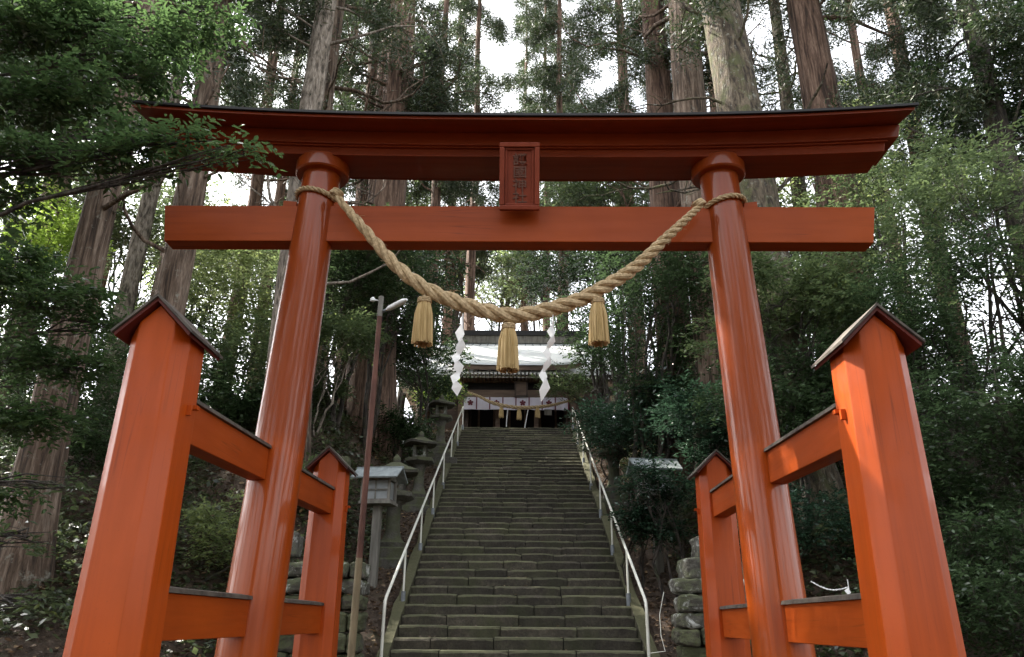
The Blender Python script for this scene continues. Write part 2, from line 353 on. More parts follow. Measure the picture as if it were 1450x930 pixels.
# plaque, leaning forward
def pq(u,v,d):   # u across, v up 0..1 , d toward the viewer
    return (CX+u, 5.315-.17*v-d*.94, 4.545+.51*v-d*.33)
def pqbox(m,u0,u1,v0,v1,d0,d1): m.add([pq(u,v,d) for d in (d0,d1) for u,v in ((u0,v0),(u1,v0),(u1,v1),(u0,v1))],[(0,3,2,1),(4,5,6,7),(0,1,5,4),(1,2,6,5),(2,3,7,6),(3,0,4,7)])
m=MB(); pqbox(m,-.125,.125,.06,.94,0,.02); plq=m.build('plaque',m_plq,G,label='small upright name board with carved frame and four characters')
m=MB(); 
for a in ((-.158,.158,.93,1.0),(-.158,.158,0,.07),(-.158,-.118,.07,.93),(.118,.158,.07,.93)): pqbox(m,*a,-.01,.055)
m.build('plaque_frame',m_plq,plq,bevel=.007)
m=MB()
for a in ((-.117,.117,.895,.929),(-.117,.117,.071,.105),(-.117,-.098,.105,.895),(.098,.117,.105,.895)): pqbox(m,*a,.0,.036)
m.build('plaque_moulding',m_plq,plq,bevel=.004)
for a in (((CX,5.36,4.70),(.05,.09,.05)),((CX,5.25,4.99),(.05,.09,.04))): m=MB(); m.cbox(*a); m.build('plaque_bracket',m_beam,plq)
cu=bpy.data.curves.new('lettering','FONT'); cu.body='護\n國\n神\n社'; cu.size=.098; cu.align_x='CENTER'; cu.align_y='CENTER'; cu.extrude=.004; cu.offset=.0012; cu.space_line=.98
to=bpy.data.objects.new('tmp_text',cu); COL.objects.link(to); dg=bpy.context.evaluated_depsgraph_get(); me=bpy.data.meshes.new_from_object(to.evaluated_get(dg)); bpy.data.objects.remove(to)
vs=np.array([v.co[:] for v in me.vertices])
cx0=(vs[:,0].max()+vs[:,0].min())/2; cy0=(vs[:,1].max()+vs[:,1].min())/2
print('lettering size',np.ptp(vs[:,0]),np.ptp(vs[:,1]))
sy=.40/np.ptp(vs[:,1]); sx=.115/np.ptp(vs[:,0])
for v in me.vertices:
    x,y,z=v.co; p=pq((x-cx0)*sx+.004,.48+(y-cy0)*sy/.54,.0235+z*.9); v.co=(p[0]-org[G.name].x,p[1]-org[G.name].y,p[2])
link_mesh('lettering',me,m_letter,plq)
# support posts with little gable roofs
def support_post(cx,cy,dz=0.0):
    def ring(z,h):
        c=h*.42; q=h; return [(cx-q+c,cy-q),(cx,cy-q),(cx+q-c,cy-q),(cx+q,cy-q+c),(cx+q,cy+q-c),(cx+q-c,cy+q),(cx,cy+q),(cx-q+c,cy+q),(cx-q,cy+q-c),(cx-q,cy-q+c)]
    def rz(x): return 2.985+dz-abs(x-cx)*1.0
    m=MB(); A=[(x,y,0.0) for x,y in ring(0,.187)]; B=[(x,y,1.3) for x,y in ring(1.3,.171)]; C=[(x,y,rz(x)) for x,y in ring(2.8,.152)]
    vs=A+B+C; n=10; fs=[tuple(range(n-1,-1,-1))]
    for i in range(2):
        for j in range(n): fs.append((i*n+j,i*n+(j+1)%n,(i+1)*n+(j+1)%n,(i+1)*n+j))
    t=2*n; fs+= [(t+1,t+2,t+3,t+4,t+5,t+6),(t+0,t+1,t+6,t+7,t+8,t+9)]
    m.add(vs,fs); p=m.build('support_post',m_post,G,bevel=.005)
    y0,y1=cy-.19,cy+.21; m=MB()
    w0=.185+dz*.3
    for s in (-1,1):
        m.add([(cx,y0,2.992+dz),(cx+s*.185,y0,2.807+dz),(cx+s*.185,y1,2.807+dz),(cx,y1,2.992+dz),(cx,y0,3.012+dz),(cx+s*.19,y0,2.824+dz),(cx+s*.19,y1,2.824+dz),(cx,y1,3.012+dz)],[(0,3,2,1),(4,5,6,7),(0,1,5,4),(1,2,6,5),(2,3,7,6)])
    rf=m.build('post_roof',m_proof,p); 
    m=MB()
    for s in (-1,1):
        m.add([(cx,y0-.012,3.014+dz),(cx+s*.200,y0-.012,2.820+dz),(cx+s*.200,y1+.012,2.820+dz),(cx,y1+.012,3.014+dz),(cx,y0-.012,3.030+dz),(cx+s*.202,y0-.012,2.834+dz),(cx+s*.202,y1+.012,2.834+dz),(cx,y1+.012,3.030+dz)],[(0,3,2,1),(4,5,6,7),(0,1,5,4),(1,2,6,5),(2,3,7,6)])
    m.build('roof_sheet',m_cap,rf)
    s=1 if cx<0 else -1
    m=MB(); m.cbox((cx+s*.165,cy+.04,2.50),(.05,.035,.02)); m.cbox((cx+s*.165,cy-.01,2.475),(.03,.02,.05)); m.build('peg',m_post,p)
POSTS=[(-1.83,3.70),(1.75,3.70),(-1.80,7.23),(1.80,7.23)]
for p,dz in zip(POSTS,(0,-.035,0,-.01)): support_post(*p,dz)
for (xn,xp,xf) in ((-1.835,-1.84,-1.80),(1.75,1.765,1.80)):
    for (y0,x0,y1,x1) in ((3.84,xn,5.33,xp),(5.62,xp,7.10,xf)):
        for z0,z1 in ((2.37,2.585),(1.40,1.625)):
            dz=.04*(z1>2) *(0 if y0<5 else 1)
            m=MB(); m.loft([[(x-.065,y,z0+e),(x+.065,y,z0+e),(x+.065,y,z1+e),(x-.065,y,z1+e)] for x,y,e in ((x0,y0,dz*.6),(x1,y1,dz+(.04 if z1>2 and y0<5 else 0)))])
            r=m.build('side_rail',m_rail,G,bevel=.005)
            m=MB(); m.loft([[(x-.085,y,z1+e+.001),(x+.085,y,z1+e+.001),(x+.080,y,z1+e+.024),(x,y,z1+e+.036),(x-.080,y,z1+e+.024)] for x,y,e in ((x0,y0,dz*.6),(x1,y1+(.0),dz+(.04 if z1>2 and y0<5 else 0)))])
            m.build('rail_cap',m_cap,r)
# ------------------------------------------------------------------ straw rope with tassels and paper streamers
def catmull(P,n):
    P=[Vector(p) for p in P]; P=[P[0]*2-P[1]]+P+[P[-1]*2-P[-2]]; out=[]
    for i in range(1,len(P)-2):
        for k in range(n):
            t=k/n; a,b,c,d=P[i-1:i+3]
            out.append(.5*((2*b)+(c-a)*t+(2*a-5*b+4*c-d)*t*t+(3*b-a-3*c+d)*t**3))
    out.append(P[-2]); return out
def twisted(path,radf,pitch,strands=3,n=8,phase=0):
    m=MB(); K=len(path); L=0; S=[0]
    for i in range(1,K): L+=(path[i]-path[i-1]).length; S.append(L)
    frames=[]; up=Vector((0,-1,0.01))
    for i in range(K):
        d=(path[min(i+1,K-1)]-path[max(i-1,0)]).normalized(); a=d.cross(up).normalized(); b=a.cross(d).normalized(); up=b; frames.append((a,b))
    for s in range(strands):
        pts=[];rs=[]
        for i in range(K):
            r=radf(S[i]/L); th=-2*PI*S[i]/(pitch*(.6+.4*r/radf(.5)))+2*PI*s/strands+phase; a,b=frames[i]
            pts.append(path[i]+(a*math.cos(th)+b*math.sin(th))*r*.55); rs.append(r*.50)
        m.tube(pts,rs,n)
    return m
YR=5.25
def yr(x,z): return Vector((x*YR/5.27,YR,1.5+(z-1.5)*YR/5.27))
rp=catmull([yr(-1.495,4.665),yr(-1.24,4.36),yr(-.974,4.046),yr(-.75,3.865),yr(-.53,3.755),yr(-.30,3.675),yr(-.079,3.633),yr(.17,3.675),yr(.422,3.762),yr(.64,3.885),yr(.858,4.036),yr(1.12,4.30),yr(1.395,4.575)],22)
RP=thing('shimenawa_rope','thick twisted straw rope sagging between the two round gate pillars','rope',(CX,YR,3.6))
def radf(t): return .026+.034*math.sin(PI*min(max(t,0),1))**.8
m=twisted(rp,radf,.42); rs_=random.Random(4)
for i in range(150):
    k=rs_.randrange(3,len(rp)-3); r=radf(k/len(rp)); d=(rp[k+1]-rp[k-1]).normalized(); a=rs_.uniform(0,2*PI); n_=Vector((0,math.cos(a),math.sin(a))); p=rp[k]+n_*r*.95
    L_=rs_.uniform(.03,.085); q=p+(d*rs_.choice((-1,1))*.8+n_*rs_.uniform(.15,.7)).normalized()*L_; m.tube([p-n_*.01,p.lerp(q,.5)+Vector((0,0,.004)),q-Vector((0,0,.01))],[.0022,.0018,.001],3)
m.build('main_rope',m_straw,RP,smooth=True)
for fx,zz,s in ((lx,4.715,-1),(rx,4.655,1)):
    loop=[]
    for i in range(73):
        a=2*PI*i/72; loop.append(Vector((fx(zz)+(prad(zz)+.017)*math.cos(a),5.47+(prad(zz)+.017)*math.sin(a),zz+s*.035*math.cos(a)-.02*math.sin(a))))
    twisted(loop,lambda t:.021,.13,n=6).build('pillar_loop',m_straw,RP,smooth=True)
    e=rp[0] if s<0 else rp[-1]; m=MB()
    for q in range(3): m.tube([e+Vector((.035*math.cos(a)+.012*q*-s,.0+.036*math.sin(a),.012*q+.02*math.cos(a)*s)) for a in [2*PI*i/16 for i in range(17)]],.012,6)
    m.build('rope_knot',m_straw,RP,smooth=True)
def tassel(name,p,L,r1,label,group,rope_r=.06,nst=170,seed=0):
    rn=random.Random(seed); t=thing(name,label,'tassel',p,group); x,y,z=p; m=MB()
    for i in range(nst):
        a=rn.uniform(0,2*PI); q=math.sqrt(rn.uniform(.30,1)); r0=r1*.52*q; rb=r1*q*(1+rn.uniform(-.04,.06)); ll=L*(1-rn.uniform(0,.03))
        pts=[(x+r0*math.cos(a),y+r0*math.sin(a),z-.02),(x+(r0*.35+rb*.65)*math.cos(a),y+(r0*.35+rb*.65)*math.sin(a),z-ll*.35),(x+rb*math.cos(a+.05),y+rb*math.sin(a+.05),z-ll)]
        m.tube(pts,[r1*.085,r1*.075,r1*.05],4)
    prof=[(r1*.2,0),(r1*.5,-.01),(r1*.62,-L*.2),(r1*.78,-L*.5),(r1*.86,-L*.90),(r1*.60,-L*.88),(r1*.4,-L*.4)]
    m.lathe(p,prof,20); m.build('straw_bundle',m_tass,t,smooth=True)
    m=MB()
    for q in range(3): m.tube([(x+r1*.60*math.cos(a),y+r1*.60*math.sin(a),z-.012*q*L/.36-.004) for a in [2*PI*i/18 for i in range(19)]],.0095*L/.36,6)
    m.tube([(x,y,z+rope_r*.7),(x,y,z-.03)],r1*.14,6); m.build('binding_cord',m_straw,t,smooth=True); return t
tassel('straw_tassel',tuple(yr(-.735,3.765)),.365,.077,'golden straw tassel, leftmost of three under the thick rope','tassels on the gate rope',seed=1)
tassel('straw_tassel',tuple(yr(-.103,3.555)),.355,.078,'golden straw tassel hanging lowest at the middle of the thick rope','tassels on the gate rope',seed=2)
tassel('straw_tassel',tuple(yr(.560,3.765)),.355,.074,'golden straw tassel, rightmost of three under the thick rope','tassels on the gate rope',seed=3)
def shide(label,pts,wd,last=1.0,group='paper streamers on the gate rope'):
    m=MB(); 
    for i in range(len(pts)-1):
        a=Vector(pts[i]); b=Vector(pts[i+1]); s=1 if i%2 else -1; w=wd*(1.0 if i<len(pts)-2 else last); c=(a+b)/2; L_=(b-a).length
        u=Vector((w*.60,s*.02,w*.22*s)); v=(b-a)*.80+Vector((-w*.12*s,s*.012,0)); o=Vector((s*w*.16,-.004*(i%2),0)); th=Vector((0,.0015,0))
        q=[c-u*.95+o,c-v+o*.3,c+u*.95+o,c+v+o*.3]
        m.add([p for p in q]+[p+th for p in q],[(0,1,2,3),(7,6,5,4),(0,4,5,1),(1,5,6,2),(2,6,7,3),(3,7,4,0)])
    t0=Vector(pts[0]); m.tube([t0+Vector((0,0,.10)),t0+Vector((0,0,-.03))],.006,5)
    o=m.build('paper_streamer',m_paper,base=tuple(t0)); tag(o,label,'paper streamer',group)
S=lambda L:[at(x,y,5.24) for x,y in L]
shide('white zigzag paper streamer between the left and middle tassels, widest in its lower half',S([(655,462),(651,482),(650,500),(645,512),(650,527),(643,541),(647,556)]),.064)
shide('white zigzag paper streamer between the middle and right tassels, ending in one loose diamond',S([(783,462),(781,477),(777,492),(776,508),(771,524),(770,540),(768,562)]),.054,1.3)
# ------------------------------------------------------------------ stone stairs
rng=random.Random(11)
ST=thing('stone_staircase','long flight of dark mossy stone steps climbing to the shrine hall','staircase',(0,9,0))
def block(m,x0,x1,y0,y1,z0,z1,rg,jit=.011):
    n=max(3,int((x1-x0)/.09)); rings=[]; f=0
    for i in range(n+1):
        x=x0+(x1-x0)*i/n; e=rg.uniform(-jit,jit); f=f*.6+rg.uniform(-jit,jit)*.7; c_=.022 if i in (0,n) else 0; f-=c_*.5; e+=c_*.6
        rings.append([(x,y0+.010+e,z0),(x,y1,z0),(x,y1,z1),(x,y0+.045+f,z1+f*.4),(x,y0+.016+e,z1-.008+f*.5),(x,y0+e,z1-.030+f)])
    m.loft(rings)
for k in range(-7,44):
    y=SY0+k*RUN; z=SZ0+k*RISE; m=MB(); x=xl(y)+rng.uniform(-.02,.015); X1=xr(y)+rng.uniform(-.02,.02)
    cuts=[x]
    while X1-cuts[-1]>1.3: cuts.append(cuts[-1]+rng.uniform(.45,1.15))
    cuts.append(X1)
    for a,b2 in zip(cuts[:-1],cuts[1:]):
        dz=rng.uniform(-.014,.008); dy=rng.uniform(-.02,.016); block(m,a+.007,b2-.007,y+dy,y+RUN+.05,z-RISE-.02,z+dz,rng)
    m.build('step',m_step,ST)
for side in (-1,1):
    m=MB(); rings=[]
    for i in range(46):
        y=9.4+i*(26.2-9.4)/45; x0=(xl(y) if side<0 else xr(y))+side*.006; x1=x0+side*.17; z=stairz(y)-.01
        rings.append([(x0,y,z+rng.uniform(-.02,.02)),(x1+rng.uniform(-.02,.02),y,z+rng.uniform(-.03,.02)),(x1+side*.02,y,z-.6),(x0,y,z-.6)])
    m.loft(rings); m.build('side_kerb',m_curb,ST)
# handrails
def hand(side,label):
    fx=(lambda y:-1.865-.0125*(y-11.15)) if side<0 else (lambda y:1.70+.003*(y-11.15))
    t=thing('handrail',label,'handrail',(fx(11.15),11.15,0),'handrails beside the stairs')
    rz=lambda y: stairz(y)+.78; yb=11.12; zb=rz(yb)
    pts=[(fx(yb),yb-.06,.35)]+[(fx(yb),yb-.055,zb-.22),(fx(yb),yb-.045,zb-.10),(fx(yb),yb-.02,zb-.03),(fx(yb),yb+.05,zb+.025)]+[(fx(y),y,rz(y)) for y in (11.4,14,18,22,25.7)]
    m=MB(); m.tube(pts,.022,10); m.build('rail_pipe',m_railp,t,smooth=True)
    for k in (4,10,16,22.5,29,35.5,42):
        y=SY0+k*RUN+.15; zt=SZ0+int(k)*RISE; m=MB(); m.tube([(fx(y),y,zt+.14),(fx(y),y,rz(y)-.02)],.017,8); p=m.build('baluster',m_railp,t,smooth=True)
        m=MB(); m.tube([(fx(y),y,zt-.03),(fx(y),y,zt+.19)],.036,12); m.build('sleeve',m_sleeve,p,smooth=True)
hand(-1,'cream painted pipe handrail along the left edge of the stone stairs'); hand(1,'cream painted pipe handrail along the right edge of the stone stairs')
# ------------------------------------------------------------------ lamp pole
b0=at(497,930,8.8); tp=at(540,420,8.8); X0=b0.x-.0
t=thing('lamp_pole','thin rusty pole with a pale slim lamp, left of the stairs','lamp post',(X0,8.8,0))
px=lambda z:X0+(tp.x-X0)*(z-b0.z)/(tp.z-b0.z)
m=MB(); zc=at(506,790,8.8).z; m.tube([(px(z),8.8,z) for z in (-.1,.8,zc)],[.044,.042,.040],10); m.build('lower_pole',m_pole2,t,smooth=True)
m=MB(); m.tube([(px(z),8.8,z) for z in (zc-.02,3,3.9,tp.z-.25)],[.037,.035,.033,.031],10); m.build('upper_pole',m_rust,t,smooth=True)
m=MB(); m.tube([(px(tp.z-.27),8.8,tp.z-.27),(tp.x,8.8,tp.z+.0)],.033,10); m.build('pole_top',m_greywood,t,smooth=True)
ls=at(548,438,8.75); le=at(576,424,8.45)
m=MB(); d=(le-ls); m.tube([ls-d*.25,ls+d*.1],.018,8); m.build('lamp_bracket',m_sleeve,t)
m=MB(); m.tube([ls,ls+d*.15,ls+d*.8,le],[.018,.036,.038,.015],10); m.build('lamp_head',m_lampw,t,smooth=True)
i0=at(528,424,8.8); m=MB(); m.tube([i0+Vector((.10,0,-.02)),i0],.008,6); m.lathe(i0+Vector((0,0,-.03)),[(.01,0),(.032,.01),(.032,.04),(.012,.06)],12); m.build('insulator',m_lampw,t,smooth=True)
# ------------------------------------------------------------------ shrine hall
SH=thing('shrine_hall','dark timber shrine hall with pale metal roof at the top of the stairs','shrine',(-.2,28.6,7.83))
sc=-.2
m=MB(); m.box(sc-3.6,sc+3.6,28.6,33.4,7.4,8.35); m.build('floor_platform',m_darkwood,SH)
m=MB(); m.box(sc-3.4,sc+3.4,30.2,33.2,8.36,10.9); m.box(sc-3.4,sc-1.9,28.95,30.19,8.36,10.7); m.box(sc+1.9,sc+3.4,28.95,30.19,8.36,10.7); m.build('wall',m_darkwood,SH)
m=MB(); m.box(sc-1.85,sc+1.85,30.12,30.19,8.4,9.9); m.build('doorway_shade',m_dark,SH)  # dark sheet painted for the unlit door opening
for i in range(6):
    x=sc-1.55+i*.62; m=MB(); m.box(x-.04,x+.04,30.05,30.115,8.4,9.9); m.build('door_post',m_midwood,SH)
for x in (sc-2.15,sc-.75,sc+.75,sc+2.15):
    if abs(x-sc)>1: m=MB(); m.box(x-.10,x+.10,28.3,28.5,7.8,10.3); m.build('porch_pillar',m_midwood,SH)
    m=MB(); m.box(x-.09,x+.09,28.96-.1,28.94,8.36,10.4); m.build('wall_post',m_midwood,SH)
def zk(y,Y): return at(730,y,Y).z
m=MB(); m.box(sc-2.5,sc+2.5,28.31,28.49,zk(562,28.3),zk(552,28.3)); m.build('lower_beam',m_midwood,SH)
m=MB(); m.box(sc-2.6,sc+2.6,28.33,28.47,zk(540.5,28.3),zk(534.5,28.3)); m.build('upper_beam',m_midwood,SH)
m=MB(); m.box(sc-2.4,sc+2.4,28.52,28.60,zk(552,28.5),zk(540,28.5)); m.build('beam_gap_shade',m_dark,SH)  # dark strip painted for the shaded gap between the two beams
bx=at(738,550,28.2).x; m=MB(); m.box(bx-.22,bx+.22,28.18,28.24,zk(562,28.2),zk(538,28.2)); nb=m.build('name_board',m_midwood,SH)
m=MB(); z0=zk(562,28.2); z1=zk(538,28.2)
for a in ((bx-.25,bx+.25,z1-.06,z1+.02),(bx-.25,bx+.25,z0-.02,z0+.05),(bx-.25,bx-.19,z0,z1),(bx+.19,bx+.25,z0,z1)): m.box(a[0],a[1],28.14,28.17,a[2],a[3])
m.build('board_frame',m_darkwood,nb)
# porch roof and main roof
yE,zE=27.35,at(700,514,27.35).z
yT,zT=31.6,at(700,485.5,31.6).z
sl=(zT-zE)/(yT-yE)
def roofslab(x0,x1,xt0,xt1,y0,z0,y1,z1,th,n=10,curv=.22,sag=.10):
    m=MB(); rings=[]
    for i in range(n+1):
        t=i/n; y=y0+(y1-y0)*t; z=z0+(z1-z0)*t-sag*math.sin(PI*t); a=x0+(xt0-x0)*t; b=x1+(xt1-x1)*t; row=[]
        for j in range(15):
            s=j/14; e=curv*(1-t)*abs(2*s-1)**4; row.append((a+(b-a)*s,y,z+e))
        row+= [(p[0],p[1],p[2]-th) for p in row[::-1]]; rings.append(row)
    m.loft(rings); return m
rf=roofslab(sc-4.9,sc+4.9,sc-3.0,sc+3.0,28.35,at(700,526,28.35).z,yT,zT,.16).build('main_roof',m_metalroof,SH,smooth=True)
roofslab(sc-4.9,sc+4.9,sc-3.0,sc+3.0,34.9,at(700,526,28.35).z,yT+.01,zT-.004,.16).build('rear_roof',m_metalroof,SH,smooth=True)
for s in (-1,1):
    m=MB(); z0=at(700,526,28.35).z
    m.add([(sc+s*4.9,28.36,z0+.2),(sc+s*4.9,34.89,z0+.2),(sc+s*3.02,yT,zT-.02),(sc+s*4.9,28.36,z0+.05),(sc+s*4.9,34.89,z0+.05),(sc+s*3.02,yT,zT-.2)],[(0,1,2),(3,5,4),(0,3,4,1),(1,4,5,2),(2,5,3,0)]); m.build('side_roof',m_metalroof,SH)
roofslab(sc-2.55,sc+2.55,sc-2.4,sc+2.4,yE,zE,30.4,zE+sl*(30.4-yE)+.10,.07,curv=.12).build('porch_roof',m_metalroof,SH,smooth=True)
roofslab(sc-2.45,sc+2.45,sc-2.3,sc+2.3,yE+.05,zE-.085,29.6,zE+sl*2.2-.10,.17,curv=.12).build('porch_eave_board',m_midwood,SH)
for k in range(-9,10):
    m=MB(); u=k/9.5; pts=[]
    for i in range(9):
        t=i/8; y=28.35+(yT-28.35)*t; z=at(700,526,28.35).z+(zT-at(700,526,28.35).z)*t-.10*math.sin(PI*t)+.22*(1-t)*abs(u)**4+.012; pts.append((sc+u*(4.9*(1-t)+3.0*t),y,z))
    m.tube(pts,.02,4); m.build('roof_seam',m_tinroof,rf)
m=MB(); m.box(sc-2.75,sc+2.75,yT-.16,yT+.16,zT-.05,zk(477,yT)); m.build('ridge',m_greywood,rf)
m=MB(); m.box(sc-2.85,sc+2.85,yT-.24,yT+.24,zk(477,yT)+.002,zk(470.5,yT)); m.build('ridge_cap',m_roofcov,rf)
# rafters with white ends (two rows under the porch, one row under the main eave)
for row,(yy,zz) in enumerate(((yE+.16,at(700,528,yE+.16).z),(yE+.42,at(700,533,yE+.42).z))):
    for i in range(32):
        x=sc-2.30+i*4.6/31; m=MB(); m.box(x-.032,x+.032,yy,yy+.8,zz-.035,zz+.035); r_=m.build('rafter',m_midwood,SH)
        m=MB(); m.box(x-.044,x+.044,yy-.012,yy-.002,zz-.048,zz+.048); m.build('rafter_end',m_endw,r_)
for s in (-1,1):
    for i in range(13):
        x=sc+s*(2.75+i*.16); yy=28.42; zz=at(700,534,yy).z; m=MB(); m.box(x-.032,x+.032,yy,yy+.7,zz-.035,zz+.035); r_=m.build('rafter',m_midwood,SH)
        m=MB(); m.box(x-.044,x+.044,yy-.012,yy-.002,zz-.048,zz+.048); m.build('rafter_end',m_endw,r_)
m=MB(); z0=at(700,529,28.4).z; m.box(sc-4.7,sc-2.56,28.45,29.2,z0-.06,z0+.10); m.build('eave_soffit',m_darkwood,SH)
m=MB(); m.box(sc+2.56,sc+4.7,28.45,29.2,z0-.06,z0+.10); m.build('eave_soffit',m_darkwood,SH)
# steps of the hall
m=MB(); m.box(sc-1.9,sc+1.9,27.7,28.59,7.8,8.05); m.box(sc-1.8,sc+1.8,28.0,28.59,8.06,8.25); m.build('entrance_step',m_midwood,SH)
# curtain with crests
yC=28.22; c0=at(657,562,yC); c1=at(805,562,yC); zc0=at(730,580,yC).z; zc1=at(730,562.5,yC).z
CT=thing('shrine_curtain','white curtain with round dark red crests hung across the hall front','curtain',((c0.x+c1.x)/2,yC,zc0))
W=c1.x-c0.x
m=MB(); rings=[]
for i in range(121):
    x=c0.x+W*i/120; y=yC+.012*math.sin(i*.55); rings.append([(x,y,zc1),(x,y,zc0+.01*math.sin(i*.2)),(x,y+.006,zc0+.01*math.sin(i*.2)),(x,y+.006,zc1)])
m.loft(rings); cl=m.build('cloth',m_cloth,CT,smooth=True)
for i in range(8):
    x=c0.x+W*(i+.985)/8.0; m=MB(); m.box(x-.022,x+.022,yC-.026,yC-.020,zc0,zc1); m.build('stripe',m_crest,CT)
for i in (0,2,4,6):
    x=c0.x+W*(i+.5)/8.0; z=(zc0+zc1)/2+.02; m=MB(); m.tube([(x,yC-.024,z),(x,yC-.018,z)],.045,14)
    for q in range(5):
        a=PI/2+q*2*PI/5; m.tube([(x+.075*math.cos(a),yC-.024,z+.075*math.sin(a)),(x+.075*math.cos(a),yC-.018,z+.075*math.sin(a))],.043,12)
    m.tube([(x,yC-.032,z),(x,yC-.027,z)],.02,10); m.build('crest',m_crest,CT)
# second rope with tassels, bell ropes, notice
RR=thing('porch_rope','thin straw rope sagging across the hall porch in front of the curtain','rope',(sc,27.6,9.3))
P2=[at(x,y,27.6) for x,y in ((650,551),(676,560),(700,571),(735,577),(772,575),(800,569),(826,561))]
twisted(catmull(P2,14),lambda t:.03+.045*math.sin(PI*t),.5,n=6).build('rope_strands',m_straw,RR,smooth=True)
for px_,py_,lb in ((710,576,'left'),(735,579,'middle'),(761,576,'right')):
    tassel('small_straw_tassel',tuple(at(px_,py_,27.6)),.42,.10,'distant small straw tassel, %s one under the porch rope of the hall'%lb,'tassels on the porch rope',nst=50,seed=px_)
for a,bb,lb in (((719,578),(717,604),'left'),((748,578),(743,606),'right')):
    p0=at(*a,28.0); p1=at(*bb,28.0); pts=[p0.lerp(p1,i/20) for i in range(21)]
    o=twisted(pts,lambda t:.022,.16,n=5).build('bell_rope',m_paper,base=tuple(p1),smooth=True); tag(o,'twisted white bell pull rope hanging on the %s before the hall door'%lb,'bell rope','bell ropes of the hall')
p0=at(776,584,28.1); m=MB(); m.box(p0.x-.14,p0.x+.14,28.08,28.11,p0.z-.10,p0.z+.12); tag(m.build('notice_board',m_greywood,base=(p0.x,28.1,p0.z-.1)),'small blank wooden notice hanging below the curtain on the right','sign')
# ------------------------------------------------------------------ stone lanterns
def stone_lantern(loc,H,label,ring=False,rz=0,name='stone_lantern'):
    t=thing(name,label,'stone lantern',(0,0,0),'stone lanterns beside the stairs'); s=H/1.9
    def q(m,prof,n=4,z=0): # square-ish lathe
        rings=[]
        for r,zz in prof: rings.append([(r*s*math.cos(PI/n+2*PI*j/n)*1.2,r*s*math.sin(PI/n+2*PI*j/n)*1.2,zz*s) for j in range(n)])
        m.loft(rings)
    m=MB(); q(m,[(.40,-.25),(.40,.0),(.38,.02),(.31,.021),(.31,.2),(.28,.22)]); m.build('pedestal',m_lant,t,bevel=.012)
    m=MB(); m.lathe((0,0,0),[(.24*s,.22*s),(.25*s,.30*s),(.17*s,.38*s),(.135*s,.5*s),(.125*s,.85*s),(.15*s,.98*s),(.21*s,1.05*s)],20); m.build('shaft',m_lant,t,smooth=True)
    m=MB(); q(m,[(.22,1.051),(.33,1.12),(.33,1.2),(.26,1.22)],6); m.build('platform',m_lant,t,bevel=.01)
    m=MB()
    for j in range(4):
        a=PI/4+j*PI/2; m.cbox((.155*s*math.cos(a)*1.15,.155*s*math.sin(a)*1.15,1.375*s),(.075*s,.075*s,.305*s),0)
    m.box(-.16*s,.16*s,-.16*s,.16*s,1.221*s,1.27*s); m.box(-.16*s,.16*s,-.16*s,.16*s,1.49*s,1.53*s); m.build('fire_box',m_lant if not ring else m_wallw,t)
    m=MB(); rings=[]
    for r,zz,e in ((.10,1.531,0),(.36,1.54,.05),(.37,1.59,.06),(.22,1.68,.01),(.10,1.76,0)):
        rings.append([(r*s*1.15*math.cos(2*PI*j/24),r*s*1.15*math.sin(2*PI*j/24),(zz+e*abs(math.cos(3*PI*j/24))**3)*s) for j in range(24)])
    m.loft(rings); cp=m.build('cap',m_lant,t,smooth=True)
    m=MB(); m.lathe((0,0,0),[(.05*s,1.75*s),(.08*s,1.80*s),(.07*s,1.86*s),(.01*s,1.93*s)],14); m.build('finial',m_lant,cp,smooth=True)
    t.location=loc; t.rotation_euler=(0,0,rz); return t
def place(px_,Y,dz=0):
    """a spot on the stair-side slope seen in column px_"""
    p=at(px_,700,Y); x=p.x
    for _ in range(3):
        z=ground(x,Y); 
        r=RW@np.array([x,Y,z-1.5]); x+= (px_-(PP[0]+FL*r[0]/r[2]))*r[2]/FL
    return (x,Y,ground(x,Y)+dz)
l1=stone_lantern(place(553,14.7,.02),1.95,'stone lantern just behind the grey wooden box lantern, nearest on the left')
l2=stone_lantern(place(591,17.7,.02),1.75,'mossy stone lantern second up the slope left of the stairs',True)
l3=stone_lantern(place(622,21.6,.25),1.75,'mossy stone lantern highest on the left, on stepped slabs by the rail',True)
l4=stone_lantern(place(871,18.2,.02),1.9,'stone lantern right of the stairs half buried in leaves')
l5=stone_lantern(place(858,24.5,.05),1.9,'distant stone lantern right of the top of the stairs',True)
# slabs under lantern 3
x,y,z=place(620,21.0); m=MB()
for i,(w_,h) in enumerate(((1.5,.35),(1.2,.3),(.95,.25))): m.cbox((x,y+.2*i+.3,z-.35+.3*i),(w_,.9,.28)) 
tag(m.build('stone_slabs',m_lant,base=(x,y,z),bevel=.015),'stepped mossy slabs under the highest left lantern','stone slabs')
